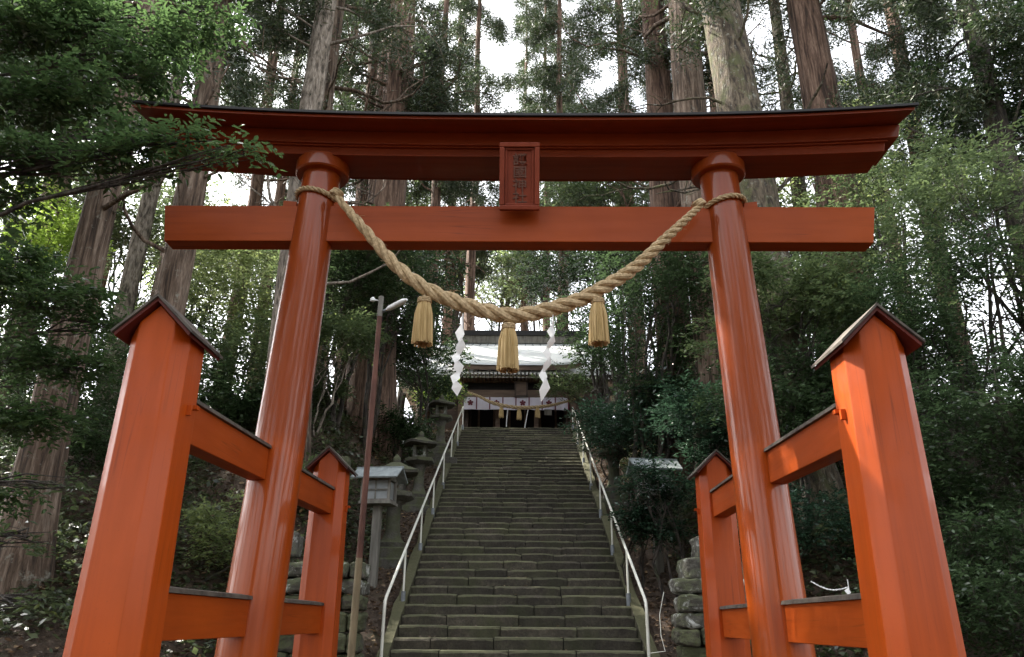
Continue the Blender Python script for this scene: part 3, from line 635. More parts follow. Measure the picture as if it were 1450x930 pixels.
# wooden box lanterns
def box_lantern(loc,label,yaw=0,s=1.0):
    t=thing('box_lantern',label,'lantern',(0,0,0),'wooden box lanterns')
    m=MB(); m.cbox((0,0,.70*s),(.15*s,.15*s,1.5*s)); m.build('post',m_greywood,t,bevel=.01)
    m=MB(); m.cbox((0,0,1.49*s),(.62*s,.5*s,.05*s)); m.build('sill',m_greywood,t)
    m=MB()
    for sx in(-1,1):
        for sy in(-1,1): m.cbox((sx*.26*s,sy*.2*s,1.73*s),(.05*s,.05*s,.44*s))
        m.cbox((sx*.26*s,0,1.535*s),(.045*s,.35*s,.04*s)); m.cbox((0,sx*.2*s,1.535*s),(.47*s,.045*s,.04*s)); m.cbox((sx*.26*s,0,1.93*s),(.045*s,.35*s,.04*s)); m.cbox((0,sx*.2*s,1.93*s),(.47*s,.045*s,.04*s))
        m.cbox((0,sx*.205*s,1.73*s),(.022*s,.02*s,.36*s)); m.cbox((0,sx*.205*s,1.73*s),(.47*s,.018*s,.02*s))
    m.build('frame',m_greywood,t)
    m=MB(); m.cbox((0,0,1.73*s),(.46*s,.36*s,.34*s)); m.build('paper_pane',m_glass,t)
    m=MB()
    for sy in(-1,1):
        m.cbox((0,sy*.19*s,2.045*s),(.90*s,.44*s,.03*s),rx=-sy*R(32))
    rf=m.build('lantern_roof',m_tinroof,t); m=MB(); m.cbox((0,0,2.165*s),(.92*s,.07*s,.05*s)); m.build('ridge_board',m_tinroof,rf)
    for sx in(-1,1):
        m=MB(); m.add([(sx*.27*s,-.22*s,1.955*s),(sx*.27*s,.22*s,1.955*s),(sx*.27*s,0,2.12*s),(sx*.24*s,-.22*s,1.955*s),(sx*.24*s,.22*s,1.955*s),(sx*.24*s,0,2.12*s)],[(0,1,2),(3,5,4),(0,3,4,1),(1,4,5,2),(2,5,3,0)]); m.build('gable',m_greywood,t)
    t.location=loc; t.rotation_euler=(0,0,yaw); return t
box_lantern(place(527,13.64,0),'grey wooden box lantern on a square post left of the stairs behind the rusty pole',R(-8),.93)
box_lantern(place(934,14.2,-.1),'grey wooden box lantern half hidden behind a dark bush right of the stairs',R(5),.98)
# ------------------------------------------------------------------ stone walls at the foot
def rubble_wall(name,label,x0,x1,y,ztop,mat_top,seed,steps=()):
    rg=random.Random(seed); t=thing(name,label,'wall',((x0+x1)/2,y,0),'mossy stone walls flanking the stair foot')
    mb=MB(); mt=MB(); z=-.05
    while z<ztop:
        h=rg.uniform(.17,.28) if z+.3<ztop else .2; x=x0+rg.uniform(-.05,0.05); top=z+h>=ztop-.18
        while x<x1:
            w_=min(rg.uniform(.25,.55),x1-x+.02); w_=w_ if x1-x-w_>.12 else x1-x+.02; q=mt if (top or (z>ztop-.55 and rg.random()<.35)) else mb
            q.cbox((x+w_/2,y+.22+rg.uniform(-.07,.07),z+h/2),(w_-.02,.5,h-.014),rz=rg.uniform(-.05,.05),ry=rg.uniform(-.03,.03)); x+=w_
        z+=h
    for (a,bb,c,d,dep) in steps: mt.cbox(((a+bb)/2,y+dep,(c+d)/2),(bb-a,.5,d-c),rz=rg.uniform(-.08,.08))
    for o in (mb.build('wall_blocks',m_wall,t,bevel=.04,jit=.018),mt.build('top_blocks',mat_top,t,bevel=.035,jit=.02)):
        sb=o.modifiers.new('subdiv','SUBSURF'); sb.subdivision_type='SIMPLE'; sb.levels=sb.render_levels=3
        tx=bpy.data.textures.new('stone_relief','CLOUDS'); tx.noise_scale=.13; tx.noise_depth=3
        dm=o.modifiers.new('relief','DISPLACE'); dm.texture=tx; dm.strength=.075; dm.mid_level=.5; dm.texture_coords='LOCAL'
rubble_wall('stone_wall','mossy stone wall with white lichen blocks behind the left far post',-3.5,-2.03,10.2,2.05,m_wallw,4,((-3.3,-3.0,2.3,2.6,.5),(-3.5,-3.1,2.07,2.3,.3)))
rubble_wall('stone_wall','mossy stacked stone wall with white lichen blocks right of the stairs',1.97,3.1,10.2,2.0,m_wallw,5,((2.1,2.5,2.03,2.3,.3),(2.55,3.1,2.03,2.28,.5),(2.32,2.68,2.3,2.6,.5)))
# mossy monuments
def monument(px_,Y,w_,h,label,mat):
    x,y,z=place(px_,Y); m=MB(); m.loft([[(x-w_/2*k,y-.12*k,z+zz),(x+w_/2*k,y-.12*k,z+zz),(x+w_/2*k,y+.12*k,z+zz),(x-w_/2*k,y+.12*k,z+zz)] for k,zz in ((1.05,-.3),(1,.3),(.97,h*.9),(.85,h))])
    tag(m.build('stone_monument',mat,base=(x,y,z),bevel=.03),label,'monument')
monument(1010,14.5,.50,2.2,'tall mossy stone slab standing behind the right far post',m_lant)
monument(476,15.0,.40,1.0,'mossy stone slab showing above the left far post roof',m_lant)
# thin conduit and small rope at the right
m=MB(); m.tube([at(940,838,11.2),at(934,870,11.0),at(936,900,10.8),at(942,922,10.7),at(918,925,10.7)],.005,6); tag(m.build('conduit',m_railp,base=tuple(at(936,922,10.8)),smooth=True),'thin white cable hanging down the bank right of the stairs','cable')
a_=at(1148,823,9.2); b_=at(1202,831,9.0); pts=[a_.lerp(b_,i/12)+Vector((0,0,-.06*math.sin(PI*i/12))) for i in range(13)]
o=twisted([Vector(p) for p in pts],lambda t:.010,.08,n=5).build('thin_rope',m_paper,base=tuple(a_)); tag(o,'thin pale rope strung low between the right pillar and near right post','rope')
shide('tiny white paper streamer on the thin rope behind the right railing',[at(x,y,8.95) for x,y in ((1202,834),(1201,841),(1206,848),(1205,858))],.05,group='paper streamer on the thin rope')
# ------------------------------------------------------------------ vegetation generators (numpy)
def unit(a): return a/np.maximum(np.linalg.norm(a,axis=-1,keepdims=True),1e-9)
def leaves_arr(P,A,Nn,L,W,fold=False):
    """diamond leaves: base P, axis A, normal Nn"""
    n=len(P); A=unit(A); S=unit(np.cross(A,Nn)); Nn=np.cross(S,A)
    L=np.broadcast_to(L,(n,))[:,None]; W=np.broadcast_to(W,(n,))[:,None]
    if not fold:
        V=np.stack([P,P+A*L*.42+S*W*.5+Nn*W*.12,P+A*L,P+A*L*.42-S*W*.5+Nn*W*.12],1).reshape(-1,3)
        F=np.arange(n*4).reshape(n,4); return V,F
    V=np.stack([P,P+A*L*.28+S*W*.45+Nn*W*.15,P+A*L*.65+S*W*.42+Nn*W*.12,P+A*L-Nn*L*.08,P+A*L*.65-S*W*.42+Nn*W*.12,P+A*L*.28-S*W*.45+Nn*W*.15],1).reshape(-1,3)
    b=np.arange(n)[:,None]*6; F=np.concatenate([b+np.array([[0,1,2,3]]),b+np.array([[0,3,4,5]])],0); return V,F
class Tubes:
    def __init__(s,n=5): s.V=[];s.F=[];s.c=0;s.n=n
    def add(s,pts,rad,n=None,rough=0,rg=None):
        n=n or s.n; pts=np.asarray(pts,float); K=len(pts); rad=np.broadcast_to(rad,(K,)) if np.ndim(rad)==0 else np.asarray(rad)
        d=np.gradient(pts,axis=0); d=unit(d); up=np.array([0,0,1.]) if abs(d[0,2])<.85 else np.array([0,1.,0])
        a=unit(np.cross(d,up)); b=np.cross(a,d); th=2*np.pi*np.arange(n)/n
        rr=rad[:,None]*np.ones((1,n))
        if rough: rr=rr*(1+rough*(rg.normal(0,.35,(1,n))+.35*rg.normal(0,1,(K,n))*.5))
        V=pts[:,None]+(a[:,None]*np.cos(th)[None,:,None]+b[:,None]*np.sin(th)[None,:,None])*rr[:,:,None]
        s.V.append(V.reshape(-1,3)); i=np.arange(K-1)[:,None]*n+np.arange(n)[None]; j=np.arange(K-1)[:,None]*n+(np.arange(n)[None]+1)%n
        s.F.append((np.stack([i,j,j+n,i+n],-1).reshape(-1,4))+s.c); s.c+=K*n
    def build(s,name,mat,parent,loc=None): return np_mesh(name,np.concatenate(s.V),np.concatenate(s.F),mat,parent,loc,smooth=True)
def bend(p0,d,L,rg,K=7,up=0.0,wob=.12):
    pts=[np.array(p0,float)]; d=unit(np.array(d,float)); 
    for i in range(K-1):
        d=unit(d+rg.normal(0,wob,3)+np.array([0,0,up/K])); pts.append(pts[-1]+d*L/(K-1))
    return np.array(pts)
def clump_leaves(C,r,n,rg,L,W,flat=.55,layers=True):
    """leaves set along many short sprays round points C (M,3) with radii r (M,)"""
    M_=len(C); idx=rg.integers(0,M_,max(1,n//9)); out=[]
    nt_=len(idx); d=unit(rg.normal(0,1,(nt_,3))*np.array([1,1,flat])); s=rg.uniform(.15,1,(nt_,1))**.6
    st=C[idx]+d*r[idx][:,None]*s*np.array([1,1,flat*1.1])
    tw=unit(d*np.array([1,1,.4])+rg.normal(0,.45,(nt_,3))*np.array([1,1,.5])+np.array([0,0,-.12])); tl=L*3.2
    k=9; t=np.linspace(0,1,k)[None,:,None]; P=st[:,None]+tw[:,None]*t*tl-np.array([0,0,1.])*(t**2)*tl*.15
    side=unit(np.cross(tw,np.array([0,0,1.]))+1e-6)[:,None]*np.where(np.arange(k)%2,1,-1)[None,:,None]
    A=side*.85+tw[:,None]*.7+rg.normal(0,.25,(nt_,k,3)); Nn=np.array([0,0,1.])+rg.normal(0,.38,(nt_,k,3))
    P=P+rg.normal(0,L*.12,P.shape)
    P=P.reshape(-1,3);A=A.reshape(-1,3);Nn=Nn.reshape(-1,3)
    Ls=L*rg.uniform(.65,1.25,len(P)); return P,A,Nn,Ls,Ls*W
def broad_tree(name,label,px_,py_,Y,r,leaf='mid',n=9000,L=.13,flat=.75,stems=3,bark=None,group='broadleaf trees and shrubs among the trunks',cat='tree',fold=False,squash=.8,seed=0,base=None,cl=None,loose=1.0,top_only=False):
    rg=np.random.default_rng(seed+int(px_*7+py_*3)); c=np.array(at(px_,py_,Y)); 
    if base is None: bx,by=c[0]+rg.uniform(-.4,.4)*min(r,1.5),Y+rg.uniform(-.2,.5)*r
    else: bx,by=base
    z0=ground(bx,by); t=thing(name,label,cat,(bx,by,z0),group)
    m_=cl or int(10+r*7); C=c+unit(rg.normal(0,1,(m_,3)))*(rg.uniform(.25,1,(m_,1))**.5)*np.array([r,r,r*squash])*loose
    C[:,2]=np.maximum(C[:,2],z0+.25)
    cr=rg.uniform(.24,.46,m_)*r
    tb=Tubes(6); H=max(c[2]-z0,.3)
    for s in range(stems):
        a=rg.uniform(0,2*np.pi); p0=np.array([bx+.10*s*np.cos(a),by+.10*s*np.sin(a),z0-.1]); tgt=c+np.array([rg.uniform(-.45,.45)*r,rg.uniform(-.3,.3)*r,-.1*r])
        K=8; tt=np.linspace(0,1,K)[:,None]; path=p0*(1-tt)+tgt*tt+rg.normal(0,.035*H**.5,(K,3))*np.sin(np.pi*tt)+np.array([rg.uniform(-.3,.3),0,0])*np.sin(np.pi*tt)
        r0=(.028+.016*H)*rg.uniform(.7,1.1)/stems**.4; tb.add(path,np.linspace(r0,r0*.35,K))
        for q in range(s,m_,stems):
            j=rg.integers(max(1,K//2-1),K); st=path[j]; tt2=np.linspace(0,1,5)[:,None]; pp=st*(1-tt2)+C[q]*tt2+rg.normal(0,.05*r,(5,3))*np.sin(np.pi*tt2); tb.add(pp,np.linspace(r0*.38,r0*.08,5),4)
            for _ in range(3):
                e=C[q]+unit(rg.normal(0,1,3))*cr[q]*1.1; k2=rg.integers(2,5); tb.add(np.stack([pp[k2],(pp[k2]+e)/2+rg.normal(0,.04*r,3),e]),np.array([r0*.16,r0*.1,r0*.03]),3)
    tb.build('trunk',bark or m_barkd,t)
    P,A,Nn,Ls,Ws=clump_leaves(C,cr,n,rg,L,.46,flat)
    V,F=leaves_arr(P,A,Nn,Ls,Ws,fold); np_mesh('crown',V,F,LM[leaf],t)
    return t
def cedar(label,px_,py_,Y,rad,bark=None,H=21,cz=9,R_=3.0,dens=1.0,lean=0,group='tall cedars',seed=0,dead=11,limbs=34,name='cedar_tree',shared=None,top_r=.45,czr=None,wide=1.0):
    """px_,py_ : a pixel the trunk centre passes through"""
    rg=np.random.default_rng(seed+int(px_)); p=at(px_,py_,Y); x0=p.x-lean*(p.z-0); z0=ground(x0,Y)
    x0=p.x-lean*(p.z-z0); t=thing(name,label,'tree',(x0,Y,z0),group)
    K=34; zz=np.linspace(-.9,H,K); tx=x0+lean*zz+.05*np.sin(zz*.45+rg.uniform(0,6)); ty=Y+.06*np.sin(zz*.37+rg.uniform(0,6)); 
    path=np.stack([tx,ty,z0+zz],1); rr=rad*(1-(1-top_r)*(zz.clip(0)/H))*(1+.35*np.exp(-zz.clip(0)/.5)); 
    tb=Tubes(18); tb.add(path,rr,26,rough=.11,rg=rg)
    def tp(z): return np.array([np.interp(z,zz,tx),np.interp(z,zz,ty),z0+z]),float(np.interp(z,zz,rr))
    for i in range(dead):                                  # bare crooked limbs below the crown
        z=rg.uniform(cz*.45,cz+3); c,r_=tp(z); a=rg.uniform(0,2*np.pi); d=np.array([np.cos(a),np.sin(a)*.6,rg.uniform(-.2,.5)])
        pp=bend(c,d,rg.uniform(1.2,3.8),rg,9,up=rg.uniform(.2,1.8),wob=.26); r1=max(.022,rad*rg.uniform(.07,.17)); tb.add(pp,np.linspace(r1,r1*.25,9),6)
        for _ in range(3):
            j=rg.integers(3,8); q=bend(pp[j],rg.normal(0,1,3)+np.array([0,0,.5]),rg.uniform(.4,1.3),rg,5,up=.4,wob=.25); tb.add(q,np.linspace(r1*.35,r1*.08,5),4)
    tw=[];tr=[]
    for i in range(limbs):
        f=rg.uniform(0,1); z=cz+(H-cz)*f; c,r_=tp(z); a=rg.uniform(0,2*np.pi)
        L=R_*(1-.55*f)*rg.uniform(.55,1.1); sa=np.sin(a); d=np.array([np.cos(a)*wide,sa if sa>0 else sa*.35,rg.uniform(-.15,.35)])
        pp=bend(c,d,L,rg,9,up=rg.uniform(-.7,.5),wob=.16); r1=rad*.13*rg.uniform(.6,1.2); tb.add(pp,np.linspace(r1,r1*.15,9),5)
        for _ in range(int(8*L/2)):
            j=rg.integers(2,9); dd=unit(pp[min(j,8)]-pp[j-1])*.6+rg.normal(0,.6,3)+np.array([0,0,-.1]); ll=rg.uniform(.35,1.0)*L*.34
            q=bend(pp[j],dd,ll,rg,6,up=-.5,wob=.18); tb.add(q,np.linspace(r1*.25,r1*.05,6),3)
            tw.append(q[2:]); tr.append(np.full(4,ll))
    tb.build('trunk',bark or m_bark,t)
    if tw:
        T=np.concatenate(tw); ns=len(T); per=max(1,int((44 if Y<19 else 37)*dens)); 
        P=np.repeat(T,per,0)+rg.normal(0,.15,(ns*per,3))*np.array([1,1,1.25]); A=rg.normal(0,1,(ns*per,3))*np.array([1,1,.7])+np.array([0,0,-.35]); Nn=rg.normal(0,1,(ns*per,3))
        k_=.75+.02*Y; Ls=rg.uniform(.06,.17,ns*per)*k_; V,F=leaves_arr(P,A,Nn,Ls,Ls*.16+.008*k_); np_mesh('crown',V,F,LM['cedar'],t)
    return t
# ------------------------------------------------------------------ the cedars
cedar('broad straight cedar at the far left edge, bark lit along its left side',120,400,10.0,.32,cz=8.5,R_=2.6,seed=1,top_r=.05,H=17,limbs=30)
cedar('dark cedar behind the left near post roof and the left end of the tie beam',247,360,11.2,.265,m_bark,cz=9,R_=2.6,seed=2,limbs=30)
cedar('grey slim distant cedar left of the trunk behind the post roof',196,360,17,.22,m_barkp,cz=9,R_=2.6,seed=3,limbs=26)
cedar('cedar with crooked bare branches rising above the left pillar',462,100,15,.40,m_bark,cz=9.5,R_=2.6,seed=4,dead=16,limbs=26)
cedar('thick dark cedar rising right of the left pillar collar',560,150,20,.60,m_barkr,cz=9,R_=3.1,seed=5,limbs=50,H=24)
cedar('thinner cedar pressed close to the left of the thick dark cedar',532,100,23,.42,m_barkr,cz=9.5,R_=2.4,seed=6,limbs=24,H=26)
cedar('sunlit pale cedar trunk mostly hidden behind the left pillar',393,560,12.5,.27,m_barkp,cz=9,R_=2.2,seed=7,limbs=22)
cedar('massive reddish cedar behind the rusty lamp pole',517,540,21,.55,m_barkr,cz=13,R_=3.0,seed=8,limbs=26,H=25)
cedar('leftmost of the big cedars above the right half of the lintel',928,90,17,.46,m_barkr,cz=9,R_=2.9,seed=9,limbs=32,H=23,dead=9)
cedar('cedar with stubs beside the mossy mottled trunk above the lintel',974,90,15.5,.50,m_bark,cz=12,R_=2.3,seed=10,limbs=18,H=23,dead=9)
cedar('thick mottled mossy leaning trunk above the right pillar',1036,120,12.5,.47,m_barkm,cz=10,R_=2.8,lean=-.055,seed=11,limbs=22,top_r=.6,name='mossy_tree',group='tall old trees')
cedar('brown cedar with heavy curved limbs right of the mottled trunk',1152,90,15,.50,m_barkr,cz=10,R_=3.3,seed=12,limbs=40,H=22,dead=9)
cedar('slender mossy cedar between the mottled and the brown trunks',1107,90,20,.27,m_barkm,cz=9,R_=2.0,seed=13,limbs=20,H=23)
cedar('distant slim cedar right of centre, left of the paired cedars',880,90,26,.34,m_barkr,cz=9.5,R_=3.3,seed=14,limbs=65,H=32,top_r=.15)
cedar('distant slim cedar left of the lit gap in the sky',500,60,28,.36,m_barkr,cz=10,R_=3.0,seed=15,limbs=45,H=32,top_r=.15)
cedar('very distant cedar just right of the bright sky gap',792,60,32,.30,m_barkr,cz=10,R_=3.4,seed=16,limbs=68,H=32,top_r=.15)
cedar('very distant cedar just left of the bright sky gap',628,60,30,.30,m_barkr,cz=11,R_=2.8,seed=17,limbs=60,H=32,top_r=.15)
cedar('reddish cedar just left of the right pillar shaft',1012,430,23,.42,m_barkr,cz=13,R_=2.6,seed=18,limbs=20,H=24)
cedar('cedar spreading dense dark boughs at the upper right corner',1390,90,13.0,.28,m_barkd,cz=6.5,R_=3.6,seed=19,limbs=60,dens=1.1,H=17)
cedar('cedar behind the boughs of the upper right corner',1268,60,18,.26,m_barkr,cz=8.5,R_=3.0,seed=20,limbs=40,H=22)
cedar('dark cedar in the upper left behind the leafy branches',300,60,18,.30,m_bark,cz=9,R_=3.0,seed=21,limbs=38,H=23)
cedar('cedar at the far upper left behind the leafy branches',120,100,16,.30,m_bark,cz=8,R_=3.2,seed=22,limbs=36,H=22)
cedar('cedar between the bare-branched trunk and the upper left leaves',392,60,24,.28,m_barkr,cz=10,R_=2.8,seed=23,limbs=34,H=24)
cedar('far cedar behind the plaque',745,60,42,.30,m_barkr,cz=12,R_=2.6,seed=25,limbs=64,H=37,top_r=.12)
cedar('far cedar right behind the left pillar collar',470,100,32,.30,m_barkr,cz=10,R_=3.4,seed=26,limbs=57,H=32,top_r=.15)
cedar('far cedar above the right half of the lintel',1000,60,30,.30,m_barkr,cz=9,R_=3.4,seed=27,limbs=57,H=32,top_r=.15)
cedar('far cedar seen in the left part of the bright gap above the lintel',650,60,36,.28,m_barkr,cz=10,R_=2.6,seed=28,limbs=64,H=37,top_r=.12)
cedar('far cedar above the lintel right of the bright gap',772,60,38,.26,m_barkr,cz=11,R_=3.0,seed=29,limbs=64,H=37,top_r=.12)
cedar('far cedar high above the left third of the lintel',425,60,30,.30,m_barkr,cz=8,R_=3.4,seed=30,limbs=62,H=32,top_r=.15)
cedar('far cedar high at the right, beyond the lintel end',1210,60,26,.30,m_barkr,cz=8,R_=3.4,seed=31,limbs=62,H=32,top_r=.15)
cedar('far cedar high at the left among the leafy boughs',215,60,26,.30,m_barkr,cz=8,R_=3.6,seed=32,limbs=62,H=32,top_r=.15)
cedar('far cedar whose crown narrows the bright sky gap',678,60,33,.28,m_barkr,cz=11,R_=3.2,seed=24,limbs=60,H=36,top_r=.15)
# tall trees added mostly out of frame to shade the gate and its front
def far_tree(label,x,y,r,H,seed,n=9000,L=.22,leaf='dark'):
    z=ground(x,y); rg=np.random.default_rng(seed); t=thing('shade_tree',label,'tree',(x,y,z),'trees added to shade the gate'); c=np.array([x,y,z+H-r]); m_=34
    C=c+unit(rg.normal(0,1,(m_,3)))*(rg.uniform(.1,1,(m_,1))**.45)*np.array([r,r,r*1.15]); tb=Tubes(8); tb.add(bend([x,y,z-.1],[0,0,1],H-r*.6,rg,10,wob=.03),np.linspace(.26,.09,10))
    for q in range(m_): 
        s=np.array([x,y,C[q][2]-rg.uniform(.4,1.6)]); tt=np.linspace(0,1,5)[:,None]; tb.add(s*(1-tt)+C[q]*tt+rg.normal(0,.08,(5,3))*np.sin(np.pi*tt),np.linspace(.07,.012,5),4)
    tb.build('trunk',m_barkd,t); P,A,Nn,Ls,Ws=clump_leaves(C,rg.uniform(.25,.42,m_)*r,n,rg,L,.5,.6); V,F=leaves_arr(P,A,Nn,Ls,Ws); np_mesh('crown',V,F,LM[leaf],t); return t
for i,(x,y,r,H,lf) in enumerate(((-3.5,-9,3.4,11,'dark'),(4,-8,3.4,10,'dark'),(-9,-5,3.2,11,'dark'),(9.5,-4,3.2,11,'dark'),(0,-14,4.0,14,'dark'),(-8,-13,4,14,'dark'),(8,-13,4,14,'dark'),(-10,1,3,10,'dark'),(10,2,3,10,'dark'),(-9.5,8.2,3.0,11,'dark'),(-13,12,3.4,14,'dark'),(-8.2,4.2,2.6,10,'dark'),(-15,7,3.4,13,'mid'),(-12.5,16.5,3.4,14,'dark'),(11,8,3.0,10,'dark'),(13,13,3.4,13,'dark'),(-19,12,3.6,16,'dark'))):
    far_tree('tall evergreen added to shade the gate, %s'%('behind the viewer' if y<0 else 'outside the path beyond the left side of the frame' if x<0 else 'outside the path beyond the right side of the frame'),x,y,r,H,50+i,n=7500 if x>0 and y>0 else 11000,leaf=lf)
# ------------------------------------------------------------------ broadleaf trees and shrubs
BT=[ # label, px, py, Y, r, leaf, n, L, kwargs
('sunlit yellow-green tree between the left post roof and left pillar',325,430,19,2.3,'lit',15000,.12,{}),
('sunlit distant tree below the left half of the tie beam',385,385,25,2.8,'lit',13000,.15,{}),
('pale green distant tree near the left end of the tie beam',290,350,28,3.0,'lit',10000,.17,{}),
('green bushy tree low between left post roof and pillar',340,540,17,1.7,'mid',11000,.11,{}),
('green tree just right of the left pillar',455,400,20,1.8,'mid',13000,.12,{}),
('leafy sapling cluster right of the left pillar below mid height',465,500,16,1.25,'mid',9000,.10,dict(bark=m_barkp,stems=4)),
('dark tree left of the left tassel',545,400,18,1.9,'dark',15000,.11,{}),
('green tree in front of the massive reddish cedar, right of the left pillar top',490,370,17,1.4,'mid',10000,.10,{}),
('green tree filling the gap right of the plaque above the tie beam',850,275,26,2.1,'mid',11000,.14,{}),
('green tree seen between lintel and tie beam left of the plaque',590,300,32,1.6,'mid',4000,.15,{}),
('green leafy tree right of the right pillar, in front of the mottled trunk',1095,430,11.3,1.15,'mid',13000,.085,{}),
('dark leafy tree low right of the right pillar',1100,560,11.3,1.0,'dark',11000,.08,{}),
('dark spreading tree beside the lamp head',575,480,22,1.7,'dark',12000,.12,{}),
('dark low tree left of the shrine roof',600,555,24.5,1.0,'dark',5000,.12,{}),
('bright green tree behind the left half of the rope',610,395,38,2.3,'lit',9000,.16,{}),
('pale green tree behind the middle of the rope',705,395,44,2.8,'lit',8000,.20,{}),
('dark green tree above the shrine roof left of centre',650,350,37,2.3,'dark',9000,.15,{}),
('dark green tree overhanging above the shrine roof',765,365,38,2.7,'mid',12000,.15,{}),
('dark tree behind the right half of the rope',845,385,24,2.2,'dark',12000,.13,{}),
('dark slender tree right of the shrine roof',862,470,22.5,1.7,'dark',9000,.12,dict(stems=4)),
('dark tree between the right tassel and right pillar',935,430,15.5,1.6,'dark',15000,.095,dict(stems=4)),
('dark tree high behind the rope near the right pillar',905,350,30,2.3,'mid',11000,.15,{}),
('dark bushy tree left of the right pillar',965,520,16,1.5,'dark',12000,.10,dict(stems=4)),
('light green maple sprays right of the hall front',802,541,26.6,1.0,'mid',3200,.10,dict(squash=.6,base=(3.4,27.0),stems=2)),
('small light green maple left of the hall front',622,556,26.8,.75,'maple',2600,.11,dict(squash=.5,stems=2)),
('glossy dark shrub arching beside the upper right handrail',872,606,19.5,1.05,'blue',9000,.10,dict(squash=.55,stems=5)),
('glossy dark shrub mass above the right box lantern',935,598,16.5,1.35,'blue',14000,.095,dict(squash=.6,stems=5)),
('dark shrub left of the right pillar base',1000,600,13.6,.95,'blue',9000,.09,dict(squash=.8,stems=4)),
('dark glossy bush covering the right box lantern',938,712,13.2,.62,'blue',6500,.075,dict(squash=1.0,stems=3)),
('small dark shrub beside the right handrail middle',905,735,13.6,.30,'blue',1500,.07,dict(squash=.8,stems=2)),
('green tree just right of the right pillar top',1120,380,17,2.0,'mid',15000,.11,{}),
('sunlit green tree behind the right end of the tie beam',1190,250,19,2.2,'lit',11000,.13,{}),
('bushy green tree right of the tie beam end',1285,300,13,1.7,'mid',11500,.09,dict(stems=4)),
('green tree with thin dark stems at the right edge',1400,330,10.5,1.6,'mid',11500,.08,dict(stems=5)),
('bushy tree right of the right near post roof',1330,450,10.5,1.4,'dark',14000,.075,dict(stems=5)),
('dark tree behind the right near post roof',1190,470,13.5,1.5,'dark',14000,.09,{}),
('dark leafy tree at right edge, mid height',1425,560,8.8,1.05,'dark',13000,.07,dict(stems=5)),
('dark leafy shrub right of the right near post',1370,660,9.2,1.0,'dark',13000,.07,dict(stems=5)),
('dark low shrub in the lower right corner',1425,820,8.0,.95,'dark',12000,.065,dict(stems=4)),
('dark shrub behind the lower part of the right near post',1330,860,9.5,.9,'dark',9000,.07,dict(stems=4)),
('dark shrub seen between right pillar and near post, upper',1140,600,12.5,1.1,'dark',10000,.085,{}),
('tangled dark shrub between right pillar and near post, lower',1180,760,11.0,.9,'blue',7000,.075,dict(stems=8,loose=1.3)),
('dark evergreen behind the upper right shrubs',1300,560,14.5,1.8,'dark',14000,.10,{}),
('dark tree far behind at the right edge',1420,220,15,2.2,'dark',14000,.12,{}),
('dark shrub on the slope behind the left near post',120,640,13.5,1.5,'dark',12000,.09,{}),
('dark shrub on the slope between left post and left pillar',300,600,15.5,1.5,'dark',11000,.10,{}),
('dark undergrowth shrub at the left behind the broad cedar',60,500,14.5,1.7,'dark',12000,.10,{}),
('bright green young tree left of the broad cedar',48,345,14.5,1.3,'maple',9000,.10,dict(squash=.7)),
('green tree behind the broad cedar upper left',70,270,19,2.4,'mid',14000,.13,{}),
('green tree between the left cedars below the leafy branches',200,320,21,2.2,'mid',12000,.14,{}),
('dark slope tree behind the left cedars',190,500,19,2.0,'dark',12000,.12,{}),
('small ivy-like shrub left of the left pillar foot',318,760,11.0,.42,'lit',3000,.07,dict(squash=1.3)),
('small fresh green shrub behind the left far post',440,690,13.5,.5,'mid',3500,.08,dict(squash=1.2)),
('dark shrub left of the left stone lanterns',560,610,19.5,.8,'dark',6000,.09,{}),
]
for i,(lb,px_,py_,Y,r,lf,n,L,kw) in enumerate(BT):
    broad_tree('broadleaf_tree' if r>1.2 else 'shrub',lb,px_,py_,Y,r,lf,n,L,cat='tree' if r>1.2 else 'shrub',seed=100+i,**kw)
# near foliage hanging into the frame at the left : one tree left of the gate
def near_tree(name,label,base,targets,leaf,L,per,seed,bark=m_barkd,r0=.09,origin_z=2.5):
    rg=np.random.default_rng(seed); x,y=base; z0=ground(x,y); t=thing(name,label,'tree',(x,y,z0),'leafy trees close to the gate on the left'); tb=Tubes(8)
    top=max(at(a,b_,Y).z for a,b_,Y,r in targets); tr=bend([x,y,z0-.1],[.0,0,1],top-z0+.3,rg,12,wob=.05); tb.add(tr,np.linspace(r0,r0*.35,12))
    VV_=[];FF=[];c0=0
    for a,b_,Y,r in targets:
        c=np.array(at(a,b_,Y)); 
        j=int(np.clip(np.argmin(np.abs(tr[:,2]-(c[2]-.35*np.linalg.norm((c-tr[0])[:2])))),2,11)); st=tr[j]
        tt=np.linspace(0,1,9)[:,None]; pp=st*(1-tt)+c*tt+rg.normal(0,.05,(9,3))*np.sin(np.pi*tt)+np.array([0,0,.22])*np.sin(np.pi*tt); tb.add(pp,np.linspace(r0*.26,.005,9),6)
        C=[];d0=unit(c-st)
        for q in range(int(9+16*r)):
            k2=rg.integers(4,9); e=c+unit(rg.normal(0,1,3))*np.array([r,r*.8,r*.42])*rg.uniform(.3,1); tb.add(np.stack([pp[k2],(pp[k2]+e)/2+rg.normal(0,.03,3),e]),np.array([.009,.006,.002]),4); C.append(e)
        C=np.array(C); P,A,Nn,Ls,Ws=clump_leaves(C,np.full(len(C),r*.30),int(per*r*r),rg,L,.42,.45); V,F=leaves_arr(P,A,Nn,Ls,Ws,True); VV_.append(V);FF.append(F+c0);c0+=len(V)
    tb.build('trunk',bark,t); np_mesh('crown',np.concatenate(VV_),np.concatenate(FF),LM[leaf],t)
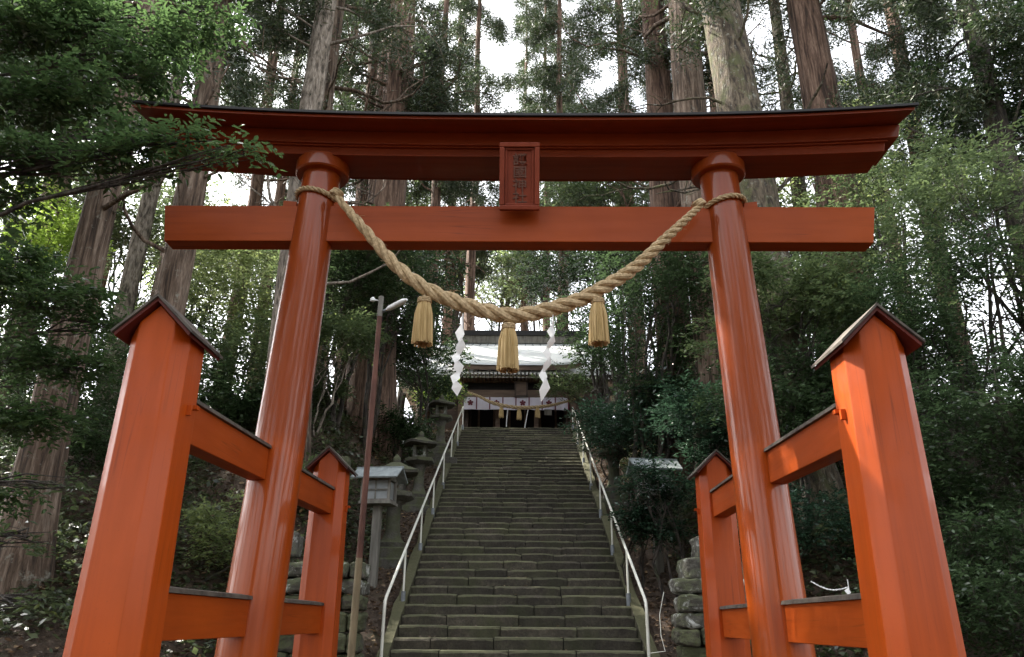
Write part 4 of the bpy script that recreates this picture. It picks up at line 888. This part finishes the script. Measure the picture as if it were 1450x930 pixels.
near_tree('overhanging_tree','dark evergreen tree whose leafy boughs hang in front of the left end of the lintel',(-4.6,4.6),
 [(30,40,5.0,.62),(110,30,5.1,.5),(180,70,5.0,.42),(250,40,5.0,.36),(20,140,4.9,.5),(110,125,4.8,.36),(60,215,4.7,.38),(150,225,4.6,.27),(215,205,4.55,.24),(280,200,4.5,.20),(345,212,4.4,.15),(180,185,4.6,.2),(310,15,5.0,.2),(15,280,4.9,.25),(215,110,4.9,.2)],'near',.062,7500,77)
near_tree('overhanging_tree','dark evergreen bushy tree at the left edge in front of the broad cedar',(-5.6,6.4),
 [(20,400,6.3,.55),(85,430,6.2,.36),(130,410,6.3,.24),(50,500,6.2,.42),(115,520,6.2,.30),(15,600,6.0,.42),(55,580,6.1,.26),(165,460,6.3,.18),(10,700,5.9,.26),(50,365,6.4,.25)],'near',.068,6500,78,r0=.06)
near_tree('sapling','thin sapling with sparse leaves in the lower left corner before the broad cedar',(-4.4,5.6),
 [(90,690,5.4,.20),(40,760,5.4,.22),(60,850,5.3,.20)],'mid',.06,2600,79,r0=.012)
# ------------------------------------------------------------------ ground cover
rg=np.random.default_rng(5)
def scatter(n,x0,x1,y0,y1,cond=None):
    x=rg.uniform(x0,x1,n); y=rg.uniform(y0,y1,n)
    if cond is not None: k=cond(x,y); x=x[k];y=y[k]
    return x,y,tz(x,y)
x,y,z=scatter(210000,-12,12,7.3,25,lambda x,y:(np.where(x<0,-x-1.9,x-1.8)>.9)&(np.sin(x*1.9+2*np.sin(y))+np.sin(y*1.3)+rg.normal(0,.5,len(x))>-1.1))
n=len(x); P=np.stack([x,y,z+rg.uniform(0,.22,n)],1); A=rg.normal(0,1,(n,3))*np.array([1,1,.35]); Nn=np.array([0,-.3,1.])+rg.normal(0,.45,(n,3)); Ls=rg.uniform(.06,.15,n)
V,F=leaves_arr(P,A,Nn,Ls,Ls*.5); tag(np_mesh('undergrowth',V,F,LM['ivy']),'low ivy and small plants covering the dark bank','ground cover',kind='stuff')
x,y,z=scatter(70000,-7,7,5.5,27,lambda x,y:(np.where(x<0,-x-1.9,x-1.8)>.12)|(y<9)); n=len(x)
P=np.stack([x,y,z+.012+rg.uniform(0,.03,n)],1); A=rg.normal(0,1,(n,3))*np.array([1,1,.2]); Nn=np.array([0,0,1.])+rg.normal(0,.35,(n,3)); Ls=rg.uniform(.04,.10,n)
V,F=leaves_arr(P,A,Nn,Ls,Ls*.55,True); tag(np_mesh('fallen_leaves',V,F,LM['litter']),'dry brown leaf litter over the ground and banks','leaf litter',kind='stuff')
# a few leaves and pale petals on the steps
k=rg.integers(-7,44,420); x=rg.uniform(-1.7,1.65,420); y=SY0+k*RUN+rg.uniform(.02,.3,420); z=SZ0+k*RISE+.006; P=np.stack([x,y,z],1)
V,F=leaves_arr(P,rg.normal(0,1,(420,3))*np.array([1,1,.05]),np.array([0,0,1.])+rg.normal(0,.2,(420,3)),rg.uniform(.03,.07,420),.03,True); tag(np_mesh('step_litter',V,F,LM['litter']),'scattered small dry leaves lying on the stone steps','leaf litter',kind='stuff')
